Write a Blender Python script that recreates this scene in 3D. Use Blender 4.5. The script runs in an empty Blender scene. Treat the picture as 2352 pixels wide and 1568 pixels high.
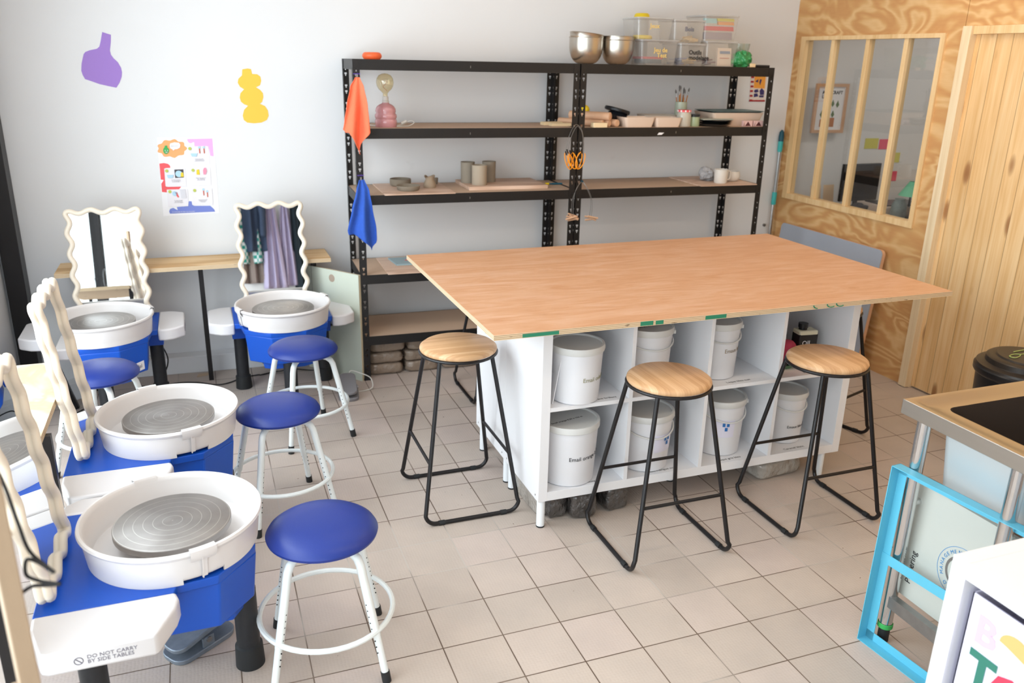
import bpy, bmesh, math, random
from mathutils import Vector, Matrix
random.seed(7)
PI = math.pi
sc = bpy.context.scene
COL = sc.collection

# ------------------------------------------------------------------ camera
cd = bpy.data.cameras.new('camera'); cam = bpy.data.objects.new('camera', cd); COL.objects.link(cam)
YAW, PITCH, ROLL, FPX = 0.3621, 0.3277, 0.0218, 1901.25
cy, sy = math.cos(YAW), math.sin(YAW); cp, sp = math.cos(PITCH), math.sin(PITCH); cr, sr = math.cos(ROLL), math.sin(ROLL)
rv = Vector((cy, -sy, 0)); fw = Vector((sy, cy, 0)); up = Vector((0, 0, 1))
F = fw*cp - up*sp; U = up*cp + fw*sp
R2 = rv*cr + U*sr; U2 = U*cr - rv*sr
m = Matrix(((R2.x, U2.x, -F.x, -0.5793), (R2.y, U2.y, -F.y, -2.8803), (R2.z, U2.z, -F.z, 1.7541), (0, 0, 0, 1)))
cam.matrix_world = m
cd.sensor_width = 36; cd.lens = 36*FPX/2352; cd.clip_start = .05
cd.dof.use_dof = True; cd.dof.focus_distance = 2.9; cd.dof.aperture_fstop = 3.2
sc.camera = cam

# ------------------------------------------------------------------ world, light, exposure
w = bpy.data.worlds.new('daylight'); sc.world = w; w.use_nodes = True
bg = w.node_tree.nodes['Background']; bg.inputs[0].default_value = (0.93, 0.97, 1.0, 1); bg.inputs[1].default_value = 2.2
sc.view_settings.view_transform = 'Standard'; sc.view_settings.look = 'None'
sc.view_settings.gamma = 1; sc.view_settings.use_curve_mapping = False
sc.view_settings.exposure = -0.08

def area(name, loc, direction, sx, sy_, power, color=(1, 1, 1)):
    l = bpy.data.lights.new(name, 'AREA'); l.shape = 'RECTANGLE'; l.size = sx; l.size_y = sy_; l.energy = power; l.color = color
    o = bpy.data.objects.new(name, l); COL.objects.link(o); o.location = loc
    o.rotation_euler = Vector(direction).to_track_quat('-Z', 'Z').to_euler()
    return o
# daylight through the glazed shop front (left) and the entrance windows (behind the camera)
area('daylight_shopfront_rear', (-1.75, -.22, 1.40), (1, 0.0, -.35), 2.4, 2.4, 92, (0.84, 0.93, 1.0))
area('daylight_shopfront_front', (-1.75, -2.75, 1.45), (1, 0.05, -.05), 2.9, 2.5, 58, (0.84, 0.93, 1.0))
area('daylight_entrance', (-1.0, -4.45, 1.4), (0, 1, -.02), 1.1, 2.3, 22, (0.84, 0.93, 1.0))
# warm ceiling lamps
for i, (x, y, p) in enumerate(((0.6, 0.3, 3), (2.3, 0.3, 8), (0.6, -1.6, 6), (2.3, -1.6, 9))):
    area('ceiling_lamp_light', (x, y, 2.66), (0, 0, -1), 1.2, .12, p, (1.0, 0.83, 0.64))
area('office_lamp_light', (4.2, 0.9, 2.5), (0, 0, -1), .8, .3, 9, (1.0, .93, .84))

# ------------------------------------------------------------------ materials
def S(r, g, b):
    f = lambda c: (c/255/12.92) if c/255 <= .04045 else ((c/255+.055)/1.055)**2.4
    return (f(r), f(g), f(b), 1)
MC = {}
def mat(name, col, rough=.5, metal=0, spec=.5, coat=0, trans=0, ior=1.45, sub=0, emit=None, noise=0, nscale=8, bump=0, bscale=40, stretch=(1, 1, 1), alpha=None):
    if name in MC: return MC[name]
    m_ = bpy.data.materials.new(name); m_.use_nodes = True; nt = m_.node_tree; b = nt.nodes['Principled BSDF']
    b.inputs['Base Color'].default_value = col; b.inputs['Roughness'].default_value = rough; b.inputs['Metallic'].default_value = metal
    b.inputs['Specular IOR Level'].default_value = spec; b.inputs['Coat Weight'].default_value = coat
    b.inputs['Transmission Weight'].default_value = trans; b.inputs['IOR'].default_value = ior
    b.inputs['Subsurface Weight'].default_value = sub
    if alpha is not None: b.inputs['Alpha'].default_value = alpha
    if emit: b.inputs['Emission Color'].default_value = emit[0]; b.inputs['Emission Strength'].default_value = emit[1]
    tc = nt.nodes.new('ShaderNodeTexCoord'); mp = nt.nodes.new('ShaderNodeMapping'); mp.inputs['Scale'].default_value = stretch
    nt.links.new(tc.outputs['Object'], mp.inputs[0])
    if noise:
        n = nt.nodes.new('ShaderNodeTexNoise'); n.inputs['Scale'].default_value = nscale; n.inputs['Detail'].default_value = 4
        nt.links.new(mp.outputs[0], n.inputs['Vector'])
        r = nt.nodes.new('ShaderNodeMapRange'); r.inputs[3].default_value = 1-noise; r.inputs[4].default_value = 1+noise
        nt.links.new(n.outputs['Fac'], r.inputs[0])
        mx = nt.nodes.new('ShaderNodeMix'); mx.data_type = 'RGBA'; mx.blend_type = 'MULTIPLY'; mx.inputs[0].default_value = 1
        mx.inputs[6].default_value = col; nt.links.new(r.outputs[0], mx.inputs[7]); nt.links.new(mx.outputs[2], b.inputs['Base Color'])
    if bump:
        n = nt.nodes.new('ShaderNodeTexNoise'); n.inputs['Scale'].default_value = bscale; n.inputs['Detail'].default_value = 3
        nt.links.new(mp.outputs[0], n.inputs['Vector'])
        bp = nt.nodes.new('ShaderNodeBump'); bp.inputs['Strength'].default_value = min(1, bump); bp.inputs['Distance'].default_value = .01 if bump < .65 else .03
        nt.links.new(n.outputs['Fac'], bp.inputs['Height']); nt.links.new(bp.outputs[0], b.inputs['Normal'])
    MC[name] = m_; return m_

class NT:
    """small helper to write node graphs"""
    def __init__(s, name, rough=.5, spec=.5):
        s.m = bpy.data.materials.new(name); s.m.use_nodes = True; s.t = s.m.node_tree; s.b = s.t.nodes['Principled BSDF']
        s.b.inputs['Roughness'].default_value = rough; s.b.inputs['Specular IOR Level'].default_value = spec; MC[name] = s.m
        s.tc = s.t.nodes.new('ShaderNodeTexCoord')
    def n(s, t, **k):
        o = s.t.nodes.new(t)
        for a, v in k.items(): setattr(o, a, v)
        return o
    def l(s, a, b): s.t.links.new(a, b)
    def map(s, scale=(1, 1, 1), src=None, loc=(0, 0, 0), rot=(0, 0, 0)):
        mp = s.n('ShaderNodeMapping'); mp.inputs['Scale'].default_value = scale; mp.inputs['Location'].default_value = loc; mp.inputs['Rotation'].default_value = rot
        s.l(src or s.tc.outputs['Object'], mp.inputs[0]); return mp.outputs[0]
    def noise(s, vec, scale, detail=3, dist=0, rough=.5):
        n = s.n('ShaderNodeTexNoise'); n.inputs['Scale'].default_value = scale; n.inputs['Detail'].default_value = detail
        n.inputs['Distortion'].default_value = dist; n.inputs['Roughness'].default_value = rough; s.l(vec, n.inputs['Vector']); return n.outputs['Fac']
    def math(s, op, a, b=None, c=None):
        n = s.n('ShaderNodeMath', operation=op)
        for i, v in enumerate((a, b, c)):
            if v is None: continue
            if isinstance(v, (int, float)): n.inputs[i].default_value = v
            else: s.l(v, n.inputs[i])
        return n.outputs[0]
    def ramp(s, fac, stops, interp='LINEAR'):
        r = s.n('ShaderNodeValToRGB'); r.color_ramp.interpolation = interp; e = r.color_ramp.elements
        while len(e) < len(stops): e.new(.5)
        for x, (p, c) in zip(e, stops): x.position = p; x.color = c
        s.l(fac, r.inputs[0]); return r.outputs[0]
    def mix(s, fac, a, b, mode='MIX'):
        n = s.n('ShaderNodeMix', data_type='RGBA', blend_type=mode)
        if isinstance(fac, (int, float)): n.inputs[0].default_value = fac
        else: s.l(fac, n.inputs[0])
        for i, v in ((6, a), (7, b)):
            if isinstance(v, tuple): n.inputs[i].default_value = v
            else: s.l(v, n.inputs[i])
        return n.outputs[2]
    def bump(s, h, strength=.3, dist=.01):
        bp = s.n('ShaderNodeBump'); bp.inputs['Strength'].default_value = strength; bp.inputs['Distance'].default_value = dist
        s.l(h, bp.inputs['Height']); s.l(bp.outputs[0], s.b.inputs['Normal'])
    def out(s, c): s.l(c, s.b.inputs['Base Color']); return s.m

# floor tiles, 20 cm grid in world metres
def m_tiles():
    t = NT('anti_slip_tiles', .55, .35)
    sep = t.n('ShaderNodeSeparateXYZ'); t.l(t.tc.outputs['Object'], sep.inputs[0])
    ds = []
    cell = []
    for ax in (0, 1):
        u = t.math('DIVIDE', sep.outputs[ax], .2); fl = t.math('FLOOR', u); cell.append(fl)
        fr = t.math('SUBTRACT', u, fl); ds.append(t.math('MINIMUM', fr, t.math('SUBTRACT', 1, fr)))
    d = t.math('MINIMUM', ds[0], ds[1])
    g = t.math('LESS_THAN', d, .0105)
    cv = t.n('ShaderNodeCombineXYZ'); t.l(cell[0], cv.inputs[0]); t.l(cell[1], cv.inputs[1])
    wn = t.n('ShaderNodeTexWhiteNoise'); t.l(cv.outputs[0], wn.inputs[0])
    base = t.ramp(wn.outputs[0], [(0, S(188, 175, 165)), (.5, S(195, 182, 172)), (1, S(199, 184, 176))])
    n1 = t.noise(t.map((1, 1, 1)), 5, 4); n2 = t.noise(t.map((1, 1, 1)), 90, 2)
    sh = t.ramp(n1, [(.3, (.93, .93, .93, 1)), (.7, (1.05, 1.04, 1.03, 1))])
    base = t.mix(1, base, sh, 'MULTIPLY')
    gc = t.ramp(t.noise(t.map((1, 1, 1)), 1.7, 2), [(.38, S(100, 84, 72)), (.52, S(122, 106, 94)), (.60, S(190, 182, 174))])
    c = t.mix(g, base, gc)
    # raised studs pattern
    v = t.n('ShaderNodeTexVoronoi', feature='F1'); v.inputs['Scale'].default_value = 95; v.inputs['Randomness'].default_value = .35
    t.l(t.tc.outputs['Object'], v.inputs['Vector'])
    h = t.math('MULTIPLY', t.math('SUBTRACT', 1, v.outputs['Distance']), .3)
    hg = t.math('MULTIPLY', g, -1.2); t.bump(t.math('ADD', h, hg), .55, .004)
    dirt = t.math('GREATER_THAN', t.noise(t.map(), 42, 1), .80)
    return t.out(t.mix(dirt, c, S(120, 100, 85)))
# rotary cut plywood (wide flame figure)
def m_ply(name, c1, c2, c3, scale=1.5, axis=(1, 1, 1), dens=7, rough=.6):
    t = NT(name, rough, .3)
    v = t.map(axis)
    n = t.noise(v, scale, 3, .7, .45)
    k = t.math('MULTIPLY', n, dens*2.2); s_ = t.math('SINE', t.math('MULTIPLY', k, 3.14))
    f = t.math('ADD', t.math('MULTIPLY', s_, .5), .5)
    fine = t.noise(t.map((axis[0]*1.0, axis[1]*1.0, axis[2]*3)), 30, 3)
    f2 = t.math('ADD', t.math('MULTIPLY', f, .75), t.math('MULTIPLY', fine, .3))
    big = t.noise(t.map((1, 1, 1), loc=(3, 1, 2)), 1.1, 2)
    c = t.ramp(f2, [(.10, c1), (.55, c2), (.95, c3)])
    c = t.mix(1, c, t.ramp(big, [(.3, (.92, .9, .88, 1)), (.7, (1.06, 1.05, 1.04, 1))]), 'MULTIPLY')
    t.bump(f2, .1, .003); return t.out(c)
# pine tongue and groove boards, board direction Z, board width along Y
def m_boards(name, wdt, c1, c2, c3, grooves=True, axis='Y', knots=True, rough=.5):
    t = NT(name, rough, .35)
    sep = t.n('ShaderNodeSeparateXYZ'); t.l(t.tc.outputs['Object'], sep.inputs[0])
    a = sep.outputs[{'X': 0, 'Y': 1, 'Z': 2}[axis]]
    u = t.math('DIVIDE', a, wdt); fl = t.math('FLOOR', u); fr = t.math('SUBTRACT', u, fl)
    wn = t.n('ShaderNodeTexWhiteNoise'); cv = t.n('ShaderNodeCombineXYZ'); t.l(fl, cv.inputs[0]); t.l(cv.outputs[0], wn.inputs[0])
    off = t.n('ShaderNodeCombineXYZ'); t.l(t.math('MULTIPLY', wn.outputs[0], 9), off.inputs[2]); t.l(t.math('MULTIPLY', wn.outputs[0], 3), off.inputs[0])
    ad = t.n('ShaderNodeVectorMath', operation='ADD'); t.l(t.tc.outputs['Object'], ad.inputs[0]); t.l(off.outputs[0], ad.inputs[1])
    grain = t.noise(t.map((14, 14, .8), ad.outputs[0]), 1.6, 4, .5)
    fine = t.noise(t.map((80, 80, 2.5), ad.outputs[0]), 1.6, 3)
    f = t.math('ADD', t.math('MULTIPLY', grain, .7), t.math('MULTIPLY', fine, .3))
    c = t.ramp(f, [(.32, c1), (.5, c2), (.7, c3)])
    c = t.mix(1, c, t.ramp(wn.outputs[0], [(0, (.95, .93, .9, 1)), (1, (1.05, 1.04, 1.03, 1))]), 'MULTIPLY')
    if knots:
        vo = t.n('ShaderNodeTexVoronoi', feature='F1'); vo.inputs['Scale'].default_value = 1
        t.l(t.map((9, 9, 3.2), ad.outputs[0]), vo.inputs['Vector'])
        broad = t.noise(t.map((2.5, 2.5, 1.1), ad.outputs[0]), 1.4, 3)
        c = t.mix(1, c, t.ramp(broad, [(.35, (.93, .89, .83, 1)), (.65, (1.04, 1.04, 1.04, 1))]), 'MULTIPLY')
        kn = t.ramp(vo.outputs['Distance'], [(0, (1, 1, 1, 1)), (.14, (.75, .75, .75, 1)), (.24, (0, 0, 0, 1))])
        sel = t.n('ShaderNodeSeparateColor'); t.l(vo.outputs['Color'], sel.inputs[0])
        kk = t.math('MULTIPLY', kn, t.math('GREATER_THAN', sel.outputs[0], .30))
        c = t.mix(kk, c, S(150, 98, 58))
    if grooves:
        e = t.math('MINIMUM', fr, t.math('SUBTRACT', 1, fr)); g = t.math('LESS_THAN', e, .018)
        c = t.mix(t.math('MULTIPLY', g, .75), c, S(150, 110, 70)); t.bump(t.math('MULTIPLY', g, -1), .5, .004)
    return t.out(c)
def m_tabletop():
    t = NT('table_plywood', .42, .45)
    v = t.map((1.0, 4.5, 4.5)); n = t.noise(v, 2.8, 6, 1.6, .62); fine = t.noise(t.map((3, 70, 70)), 1.5, 4)
    f = t.math('ADD', t.math('MULTIPLY', n, .75), t.math('MULTIPLY', fine, .3))
    c = t.ramp(f, [(.33, S(196, 142, 102)), (.5, S(208, 158, 120)), (.66, S(216, 172, 140))])
    sm = t.ramp(t.noise(t.map((1.4, 5, 5), loc=(5, 2, 0)), 2.3, 3), [(.60, (0, 0, 0, 1)), (.75, (1, 1, 1, 1))])
    c = t.mix(t.math('MULTIPLY', sm, .4), c, S(226, 184, 158))
    return t.out(c)
def m_plyedge(name='plywood_edge'):
    t = NT(name, .7, .2)
    sep = t.n('ShaderNodeSeparateXYZ'); t.l(t.tc.outputs['Object'], sep.inputs[0])
    s_ = t.math('SINE', t.math('MULTIPLY', sep.outputs[2], 2*PI/.0058))
    c = t.ramp(t.math('ADD', t.math('MULTIPLY', s_, .5), .5), [(.2, S(176, 148, 118)), (.8, S(226, 205, 172))])
    v = t.ramp(t.noise(t.map((14, 14, 130)), 1.3, 2), [(.70, (0, 0, 0, 1)), (.73, (1, 1, 1, 1))])
    return t.out(t.mix(t.math('MULTIPLY', v, .8), c, S(70, 50, 38)))
def m_bamboo():
    t = NT('bamboo_seat', .4, .45)
    sep = t.n('ShaderNodeSeparateXYZ'); t.l(t.tc.outputs['Object'], sep.inputs[0])
    fl = t.math('FLOOR', t.math('DIVIDE', sep.outputs[0], .018)); cv = t.n('ShaderNodeCombineXYZ'); t.l(fl, cv.inputs[0])
    wn = t.n('ShaderNodeTexWhiteNoise'); t.l(cv.outputs[0], wn.inputs[0])
    g = t.noise(t.map((70, 1.4, 3)), 2, 4)
    c = t.ramp(t.math('ADD', t.math('MULTIPLY', wn.outputs[0], .45), t.math('MULTIPLY', g, .55)), [(.25, S(188, 144, 102)), (.5, S(206, 164, 122)), (.8, S(220, 184, 144))])
    return t.out(c)
def m_head():
    t = NT('wheel_head_aluminium', .38, .5); t.b.inputs['Metallic'].default_value = .85
    ln = t.n('ShaderNodeVectorMath', operation='LENGTH'); mp = t.map((1, 1, 0)); t.l(mp, ln.inputs[0])
    s_ = t.math('SINE', t.math('MULTIPLY', ln.outputs['Value'], 2*PI/.0022))
    u = t.math('DIVIDE', ln.outputs['Value'], .0255); fr = t.math('SUBTRACT', u, t.math('FLOOR', u)); ring = t.math('LESS_THAN', fr, .07)
    smg = t.noise(t.map((7, 7, 7)), 2, 3)
    c = t.ramp(smg, [(.3, S(150, 146, 143)), (.7, S(164, 160, 157))])
    c = t.mix(t.math('MULTIPLY', ring, .5), c, S(214, 210, 206))
    t.bump(t.math('ADD', t.math('MULTIPLY', s_, .15), t.math('MULTIPLY', ring, -1)), .25, .002)
    t.b.inputs['Anisotropic'].default_value = .5
    return t.out(c)
def m_tray():
    t = NT('white_ribbed_plastic', .38, .5)
    sep = t.n('ShaderNodeSeparateXYZ'); t.l(t.tc.outputs['Object'], sep.inputs[0])
    u = t.math('DIVIDE', sep.outputs[0], .031); fr = t.math('SUBTRACT', u, t.math('FLOOR', u)); g = t.math('LESS_THAN', fr, .09)
    t.bump(t.math('MULTIPLY', g, -1), .18, .002); t.b.inputs['Base Color'].default_value = S(222, 220, 222); return t.m
def m_wall(name, col, rough=.85):
    t = NT(name, rough, .2); n = t.noise(t.map(), 1.3, 2); sc_ = t.noise(t.map(), 38, 3)
    spots = t.ramp(t.noise(t.map(), 9, 2), [(.74, (0, 0, 0, 1)), (.78, (.6, .6, .6, 1))])
    c = t.mix(1, col, t.ramp(n, [(.3, (.985, .985, .985, 1)), (.7, (1.01, 1.01, 1.01, 1))]), 'MULTIPLY')
    t.bump(sc_, .04, .004); return t.out(t.mix(t.math('MULTIPLY', spots, .12), c, S(190, 185, 180)))
def m_glass(name, tint=(1, 1, 1, 1), refl=.06, rough=0.0, haze=0):
    m_ = bpy.data.materials.new(name); m_.use_nodes = True; nt = m_.node_tree; nt.nodes.clear()
    o = nt.nodes.new('ShaderNodeOutputMaterial'); tr = nt.nodes.new('ShaderNodeBsdfTransparent'); tr.inputs[0].default_value = tint
    gl = nt.nodes.new('ShaderNodeBsdfGlossy'); gl.inputs['Roughness'].default_value = rough
    lw = nt.nodes.new('ShaderNodeLayerWeight'); lw.inputs[0].default_value = .5
    pw_ = nt.nodes.new('ShaderNodeMath'); pw_.operation = 'POWER'; pw_.inputs[1].default_value = 4; nt.links.new(lw.outputs['Facing'], pw_.inputs[0])
    ad = nt.nodes.new('ShaderNodeMath'); ad.operation = 'MULTIPLY_ADD'; ad.inputs[1].default_value = .7; ad.inputs[2].default_value = refl; ad.use_clamp = True; nt.links.new(pw_.outputs[0], ad.inputs[0])
    mx = nt.nodes.new('ShaderNodeMixShader'); nt.links.new(ad.outputs[0], mx.inputs[0]); nt.links.new(tr.outputs[0], mx.inputs[1]); nt.links.new(gl.outputs[0], mx.inputs[2])
    last = mx
    if haze:
        df = nt.nodes.new('ShaderNodeBsdfDiffuse'); df.inputs[0].default_value = (.85, .85, .85, 1)
        m2 = nt.nodes.new('ShaderNodeMixShader'); m2.inputs[0].default_value = haze
        nt.links.new(mx.outputs[0], m2.inputs[1]); nt.links.new(df.outputs[0], m2.inputs[2]); last = m2
    nt.links.new(last.outputs[0], o.inputs[0]); MC[name] = m_; return m_

TILES = m_tiles(); TABLE = m_tabletop(); EDGE = m_plyedge(); BAMBOO = m_bamboo(); HEAD = m_head(); TRAY = m_tray()
PLYW = m_ply('partition_plywood', S(202, 150, 97), S(212, 166, 110), S(226, 188, 136), 3.3, (1, .5, 1.15), 9)
PLYL = m_ply('light_plywood', S(206, 168, 122), S(222, 188, 144), S(232, 204, 164), 2.2, (.6, 2.4, 2), 5)
PLYPINK = m_ply('pink_plywood', S(200, 168, 146), S(216, 186, 166), S(226, 200, 182), 2.5, (.6, 3, 2), 4)
BENCH = m_ply('bench_plywood', S(200, 160, 112), S(216, 180, 132), S(230, 200, 156), 2, (.5, 3.2, 2), 4)
OSB = m_ply('counter_plywood', S(182, 164, 138), S(196, 180, 156), S(206, 194, 174), 5, (1.4, .9, 2), 4, .7)
PINE = m_boards('pine_boards', .094, S(222, 176, 118), S(236, 198, 146), S(244, 216, 172))
BATTEN = m_boards('pine_batten', .5, S(218, 178, 124), S(232, 198, 148), S(240, 212, 168), False, 'Y', False)
BATTENW = m_boards('pale_batten', .5, S(226, 200, 160), S(238, 216, 180), S(244, 226, 196), False, 'Y', False)
WALL = m_wall('white_plaster', S(228, 229, 231)); WALLG = m_wall('office_plaster', S(222, 212, 204)); CEIL = m_wall('ceiling_white', S(240, 238, 235))
BLK = mat('black_powder_coat', S(28, 26, 26), .42, 0, .5, noise=.15); BLKM = mat('black_steel_frame', S(24, 22, 24), .38, 0, .5)
RUB = mat('black_rubber', S(34, 36, 38), .6); CORD = mat('black_cable', S(22, 20, 22), .5); CORDW = mat('white_cable', S(214, 212, 206), .5)
MDF = mat('shelf_board', S(196, 170, 148), .75, 0, .2, noise=.06, nscale=3)
LAM = mat('white_laminate', S(236, 236, 239), .45, 0, .4); WLEG = mat('white_leg_metal', S(236, 240, 244), .35)
BLUE = mat('blue_plastic', S(14, 82, 190), .38, 0, .5, noise=.05, nscale=3)
WPL = mat('white_plastic', S(226, 222, 221), .28, 0, .5); STOOLW = mat('white_enamel_tube', S(234, 240, 240), .3, 0, .5, coat=.3)
VINYL = mat('blue_vinyl', S(28, 52, 134), .38, 0, .5, noise=.05, nscale=3, bump=.05, bscale=300)
BUCK = mat('bucket_plastic', S(226, 226, 230), .4, 0, .4, sub=.0); LID = mat('bucket_lid_plastic', S(216, 216, 214), .45)
CREAM = mat('cream_mirror_frame', S(238, 226, 208), .35, 0, .5, coat=.2)
MIRR = mat('mirror_glass', (.93, .95, .95, 1), .01, 1); MBACK = mat('mirror_back', S(120, 122, 126), .7)
STEEL = mat('stainless_steel', S(200, 198, 196), .22, 1, noise=.03); BRUSH = mat('brushed_steel', S(196, 190, 180), .3, 1, noise=.05, nscale=3, stretch=(1, 1, 14))
CHROME = mat('chrome_tube', S(214, 214, 214), .12, 1); SINKD = mat('sink_bowl_steel', S(96, 88, 82), .35, .9)
GALV = mat('galvanised_steel', S(150, 148, 146), .4, .9, noise=.2, nscale=30)
CYAN = mat('turquoise_paint', S(96, 186, 214), .42, noise=.06, nscale=6); PANEL = mat('pale_panel', S(192, 195, 188), .35, noise=.03)
GREYB = mat('grey_board_face', S(166, 172, 184), .6, noise=.06, nscale=5); PALEG = mat('pale_green_board', S(200, 206, 192), .5, noise=.04, nscale=2)
PALEE = mat('beige_board_edge', S(206, 190, 160), .6)
CLAY = mat('stoneware_clay', S(150, 140, 126), .85, noise=.08, nscale=20); CLAYD = mat('dark_clay', S(136, 126, 112), .9, noise=.1, nscale=20)
BAGC = mat('clay_in_plastic', S(150, 132, 116), .25, 0, .6, coat=.6, noise=.15, nscale=14, bump=.7, bscale=22)
BAGK = mat('dark_clay_in_plastic', S(74, 70, 68), .2, 0, .6, coat=.8, noise=.3, nscale=20, bump=1, bscale=26)
BAGG = mat('grey_clay_in_plastic', S(170, 164, 156), .22, 0, .6, coat=.7, noise=.2, nscale=16, bump=.9, bscale=22)
PAPER = mat('white_paper', S(240, 240, 244), .6); INK = mat('black_ink', S(30, 30, 32), .6); INKG = mat('grey_ink', S(110, 110, 122), .7)
PURP = mat('purple_paper', S(160, 126, 204), .7); YEL = mat('yellow_paper', S(238, 196, 74), .7); YELP = mat('yellow_plastic', S(232, 204, 40), .4)
ORC = mat('orange_cloth', S(252, 124, 88), .85, bump=.3, bscale=200); BLC = mat('blue_cloth', S(48, 92, 190), .85, noise=.12, nscale=60, bump=.3, bscale=200)
ORNG = mat('orange_plastic', S(238, 104, 56), .4); ORCD = mat('orange_cord_plastic', S(250, 160, 34), .4)
PINKG = mat('pink_glaze', S(204, 146, 152), .15, 0, .6, coat=.8, noise=.05, nscale=10); GREYP = mat('lamp_socket', S(206, 204, 200), .4)
BULB = m_glass('amber_bulb_glass', (.97, .90, .70, 1), .14, 0.02, .06); CLEAR = m_glass('clear_plastic', (.95, .94, .92, 1), .07, .08, .17); PANE = m_glass('window_glass', (.97, .98, .98, 1), .07)
PANE2 = m_glass('shopfront_glass', (.97, .985, .98, 1), .05)
GREENB = mat('green_plastic_bag', S(44, 150, 84), .25, 0, .6, coat=.5, noise=.3, nscale=30, bump=1, bscale=40)
CLEARG = m_glass('jar_glass', (.86, .90, .86, 1), .10, .02, .10)
WOODT = mat('rolling_pin_wood', S(212, 170, 138), .5, noise=.08, nscale=6, stretch=(1, 8, 8)); WOODL = mat('light_wood', S(232, 208, 168), .55, noise=.08, nscale=8)
BEIGEP = mat('beige_plastic', S(222, 200, 182), .4); BLKP = mat('black_plastic', S(26, 28, 32), .3, 0, .5)
WCER = mat('white_ceramic', S(222, 216, 208), .3, noise=.06, nscale=14); TEAL = mat('teal_plastic', S(70, 186, 186), .4); TEALD = mat('dark_teal_plastic', S(24, 84, 104), .4)
GREENM = mat('green_marker_paint', S(44, 128, 98), .6); RED = mat('red_print', S(236, 92, 98), .6); PINK = mat('pink_print', S(238, 176, 226), .6); BLUEP = mat('blue_print', S(118, 134, 208), .6)
ORP = mat('orange_print', S(252, 172, 112), .6); GREENP = mat('green_print', S(60, 170, 86), .6); CARD = mat('card_print', S(234, 232, 238), .6); OLIVE = mat('olive_print', S(190, 200, 96), .6)
LBLUE = mat('light_blue_print', S(176, 214, 236), .6); DKBLUE = mat('navy_print', S(58, 50, 104), .6); AMB = mat('amber_print', S(240, 164, 66), .6); DRED = mat('dark_red_print', S(168, 36, 42), .6)

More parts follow.
